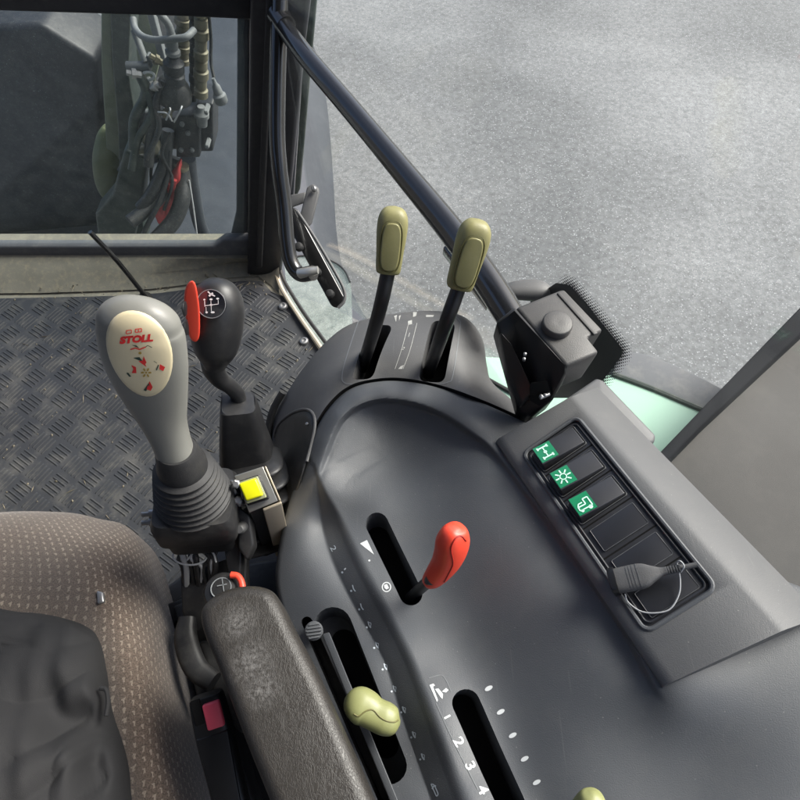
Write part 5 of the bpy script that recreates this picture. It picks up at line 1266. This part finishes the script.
mk('base_cover', *g_prism([P(x, y, .57) for x, y in ((196, 640), (235, 640), (262, 720), (240, 735), (214, 700))], (0, 0, -.04)), 'blackdusty', sf, bevel=.008)
# second lever head under the armrest tip
hl = thing('hand_lever', 'black round lever head with red edge peeping out under the armrest tip', 'lever', P(224, 600, .60))
kc2 = P(222, 589, .70)
mk('lever_head', *g_lathe(kc2 - VZ * .02, (-.05, -.1, 1), [(0, .012), (.006, .018), (.016, .020), (.022, .0165), (.024, .011), (.0243, .001)], 28), 'knob', hl)
mk('red_edge', *g_tube([P(231, 575, .708), P(237, 576, .708), P(241, 581, .708), P(243, 590, .708)], .0036, 10), 'red', hl)
mk('head_ring', *g_tube([kc2 + Vector((.0105 * math.cos(t), .0105 * math.sin(t), .0045)) for t in np.linspace(0, 2 * math.pi, 25)[:-1]], .0007, 6, 0, closed=True), 'grey_print', hl)
mk('head_symbol', *(lambda m_: (m_.v, m_.f))(MB().add([P(x, y, .7055) for x, y in seg(222, 578, 224, 592, .9)], [(0, 1, 2, 3)]).add([P(x, y, .7055) for x, y in seg(217, 586, 227, 584, .9)], [(0, 1, 2, 3)])), 'grey_print', hl)
mk('lever_shaft', *g_cyl(kc2 - VZ * .02, kc2 - VZ * .18, .009, 14), 'black', hl)

# ================================================================ ARMREST
ar = thing('armrest', 'padded black vinyl armrest with pale scuff marks', 'armrest', ARM0)
apx = cr([(204, 600), (222, 588), (246, 583), (266, 586), (277, 596), (290, 622), (314, 668), (346, 738), (378, 812), (400, 870), (300, 885), (272, 812), (244, 742), (218, 672), (203, 636), (198, 614)], 6, True)
aq = [P(x, y, .80) for x, y in [tuple(a) for a in apx]]
# lofted pad: rings shrinking outward and down for a soft roll
cA = [P(*(np.array(a)), .80) for a in apx]
n = len(aq); nrm = []
for i in range(n):
    t = (aq[(i + 1) % n] - aq[i - 1]).normalized(); nrm.append(Vector((t.y, -t.x, 0)))
ctr = sum(aq, Vector()) / n
if sum((aq[i] - ctr).dot(nrm[i]) for i in range(n)) < 0: nrm = [-a for a in nrm]
rings = []; rad = .012
for k in range(9):
    a = math.pi / 2 * k / 8; rings.append([aq[i] - nrm[i] * rad * (1 - math.sin(a)) - VZ * rad * (1 - math.cos(a)) for i in range(n)])
rings.append([p - VZ * .030 for p in rings[-1]]); 
for k in range(1, 5):
    a = math.pi / 2 * k / 4; rings.append([rings[9][i] - nrm[i] * .008 * (1 - math.cos(a)) - VZ * .008 * math.sin(a) for i in range(n)])
def crown(ring, s_): return None
v = [p for r_ in rings for p in r_]; f = []
for i in range(len(rings) - 1):
    for k in range(n): l = (k + 1) % n; f.append((i * n + k, i * n + l, (i + 1) * n + l, (i + 1) * n + k))
f.append(tuple(range(n))); f.append(tuple((len(rings) - 1) * n + k for k in range(n)))
mk('armrest_pad', v, f, 'leather', ar, ang=60)
mk('armrest_support', *g_prism([P(x, y, .755) for x, y in ((215, 625), (262, 610), (350, 800), (365, 880), (300, 880))], (0, 0, -.12)), 'blackdusty', ar, bevel=.006)

# ================================================================ SEAT
st_px = [(-120, 545), (-20, 515), (60, 512), (100, 519), (126, 526), (147, 548), (161, 590), (174, 640), (185, 695), (197, 745), (212, 800), (222, 900), (120, 950), (-120, 950)]
cs = [(x, y, .575) for x, y in st_px] + [(60, 540, .615), (96, 545, .625), (120, 560, .630), (140, 600, .628), (152, 650, .632), (164, 720, .640), (180, 800, .645), (110, 600, .655), (125, 680, .660), (140, 780, .662), (80, 620, .645), (90, 700, .640), (105, 800, .635), (40, 640, .622), (50, 740, .615), (-20, 700, .610), (0, 600, .61), (-60, 800, .61), (60, 850, .62), (150, 850, .655)]
SS = Surf(cs)
v, f = fan_solid(cr(st_px, 8, True), (70, 720), SS, .50, 60, .03, 26)
seat = thing('driver_seat', 'brown grey patterned fabric seat cushion with worn light flecks', 'seat', P(100, 740, .45))
mk('seat_cushion', v, f, 'fabric', seat, ang=70)
mk('cushion_shell', *g_prism([P(x, y, .50) for x, y in st_px[1:13]], (0, 0, -.06)), 'black', seat, bevel=.01)
mk('seat_toggle', *g_prism([P(x, y, .66) for x, y in ((96, 590), (103, 592), (104, 602), (97, 604))], (0, 0, -.01)), 'steel', seat, bevel=.002)

# black garment over the left of the seat
gpx = [(-110, 620), (20, 612), (85, 625), (101, 640), (108, 668), (112, 700), (124, 735), (133, 780), (136, 850), (100, 920), (-110, 930)]
gs_ = [(x, y, .655 if x > 60 else .66) for x, y in gpx] + [(40, 660, .70), (70, 690, .705), (90, 740, .70), (100, 800, .70), (60, 780, .725), (20, 720, .72), (20, 840, .73), (-50, 700, .72), (-50, 850, .73), (80, 720, .692), (95, 765, .688), (104, 700, .682), (78, 760, .715), (88, 700, .705), (110, 770, .690), (115, 830, .69), (96, 820, .712)]
SG = Surf(gs_)
v, f = fan_solid(cr(gpx, 8, True), (30, 770), SG, .645, 60, .012, 10)
rg_ = random.Random(5)
ph = [rg_.uniform(0, 6.3) for _ in range(4)]
v = [Vector((p.x, p.y, p.z + (.010 * (abs(math.sin(38 * (p.x * 1.0 + p.y * .45) + ph[0] + 1.6 * math.sin(p.y * 21 + p.x * 14))) ** .7 - .5) + .006 * (abs(math.sin(62 * (p.y - p.x * .7) + ph[1] + 1.8 * math.sin(p.x * 33))) ** .8 - .5) + .002 * math.sin(210 * p.x + 90 * p.y)) * (1 if p.z > .66 else 0)) ) for p in v]
gm = thing('black_garment', 'black cloth garment bunched on the seat at the left edge', 'clothing', P(60, 800, .645))
mk('cloth_folds', v, f, 'cloth', gm, ang=80)
mk('pocket_flap', *g_tube([P(100, 688, .70), P(106, 690, .70), P(108, 702, .70), P(106, 716, .70)], .0022, 8), 'cloth', gm)

# ================================================================ SEAT BELT BUCKLE
sbk = thing('belt_buckle', 'black seat belt buckle with red release button beside the armrest', 'seat belt buckle', P(220, 780, .60))
a_, b_ = P(210, 712, .725), P(231, 800, .69)
dv = (b_ - a_).normalized(); sdb = (Vector((1, .30, 0)) - dv * Vector((1, .30, 0)).dot(dv)).normalized(); nb2 = sdb.cross(dv)
if nb2.z < 0: nb2 = -nb2
mk('buckle_case', *g_loft([(a_ - dv * .016, .0120, .008), (a_ - dv * .012, .0150, .010), (a_ + dv * .02, .0165, .0115), (a_ + dv * .06, .0155, .011), (a_ + dv * .10, .0150, .010)], sdb, 4.5, 32, 4), 'black', sbk)
mk('latch_slot', *g_box(a_ - dv * .006 + nb2 * .0095 - sdb * .008, sdb * .0045, dv * .011, nb2 * .002), 'hole', sbk, bevel=.0012)
mk('release_button', *g_box(a_ - dv * .000 + nb2 * .011 + sdb * .0055, sdb * .0078, dv * .0115, nb2 * .0035), 'pinkred', sbk, bevel=.002)
mk('case_ridge', *g_prism([a_ + dv * .016 + sdb * x * .0145 + nb2 * .0120 for x in (-1, 1)] + [a_ + dv * .09 + sdb * x * .010 + nb2 * .0115 for x in (1, -1)], nb2 * -.004), 'black', sbk, bevel=.0015)
mk('belt_strap', *g_loft([(a_ + dv * .09, .0135, .0025), (a_ + dv * .16 - VZ * .02, .0135, .0025)], sdb, 6, 20, 0), 'rubber', sbk)

for o in bpy.data.objects:
    if o.type == 'MESH' and o.parent is None and 'kind' not in o.keys() and 'category' not in o.keys(): print('UNTAGGED', o.name)
sc.cycles.max_bounces = 8
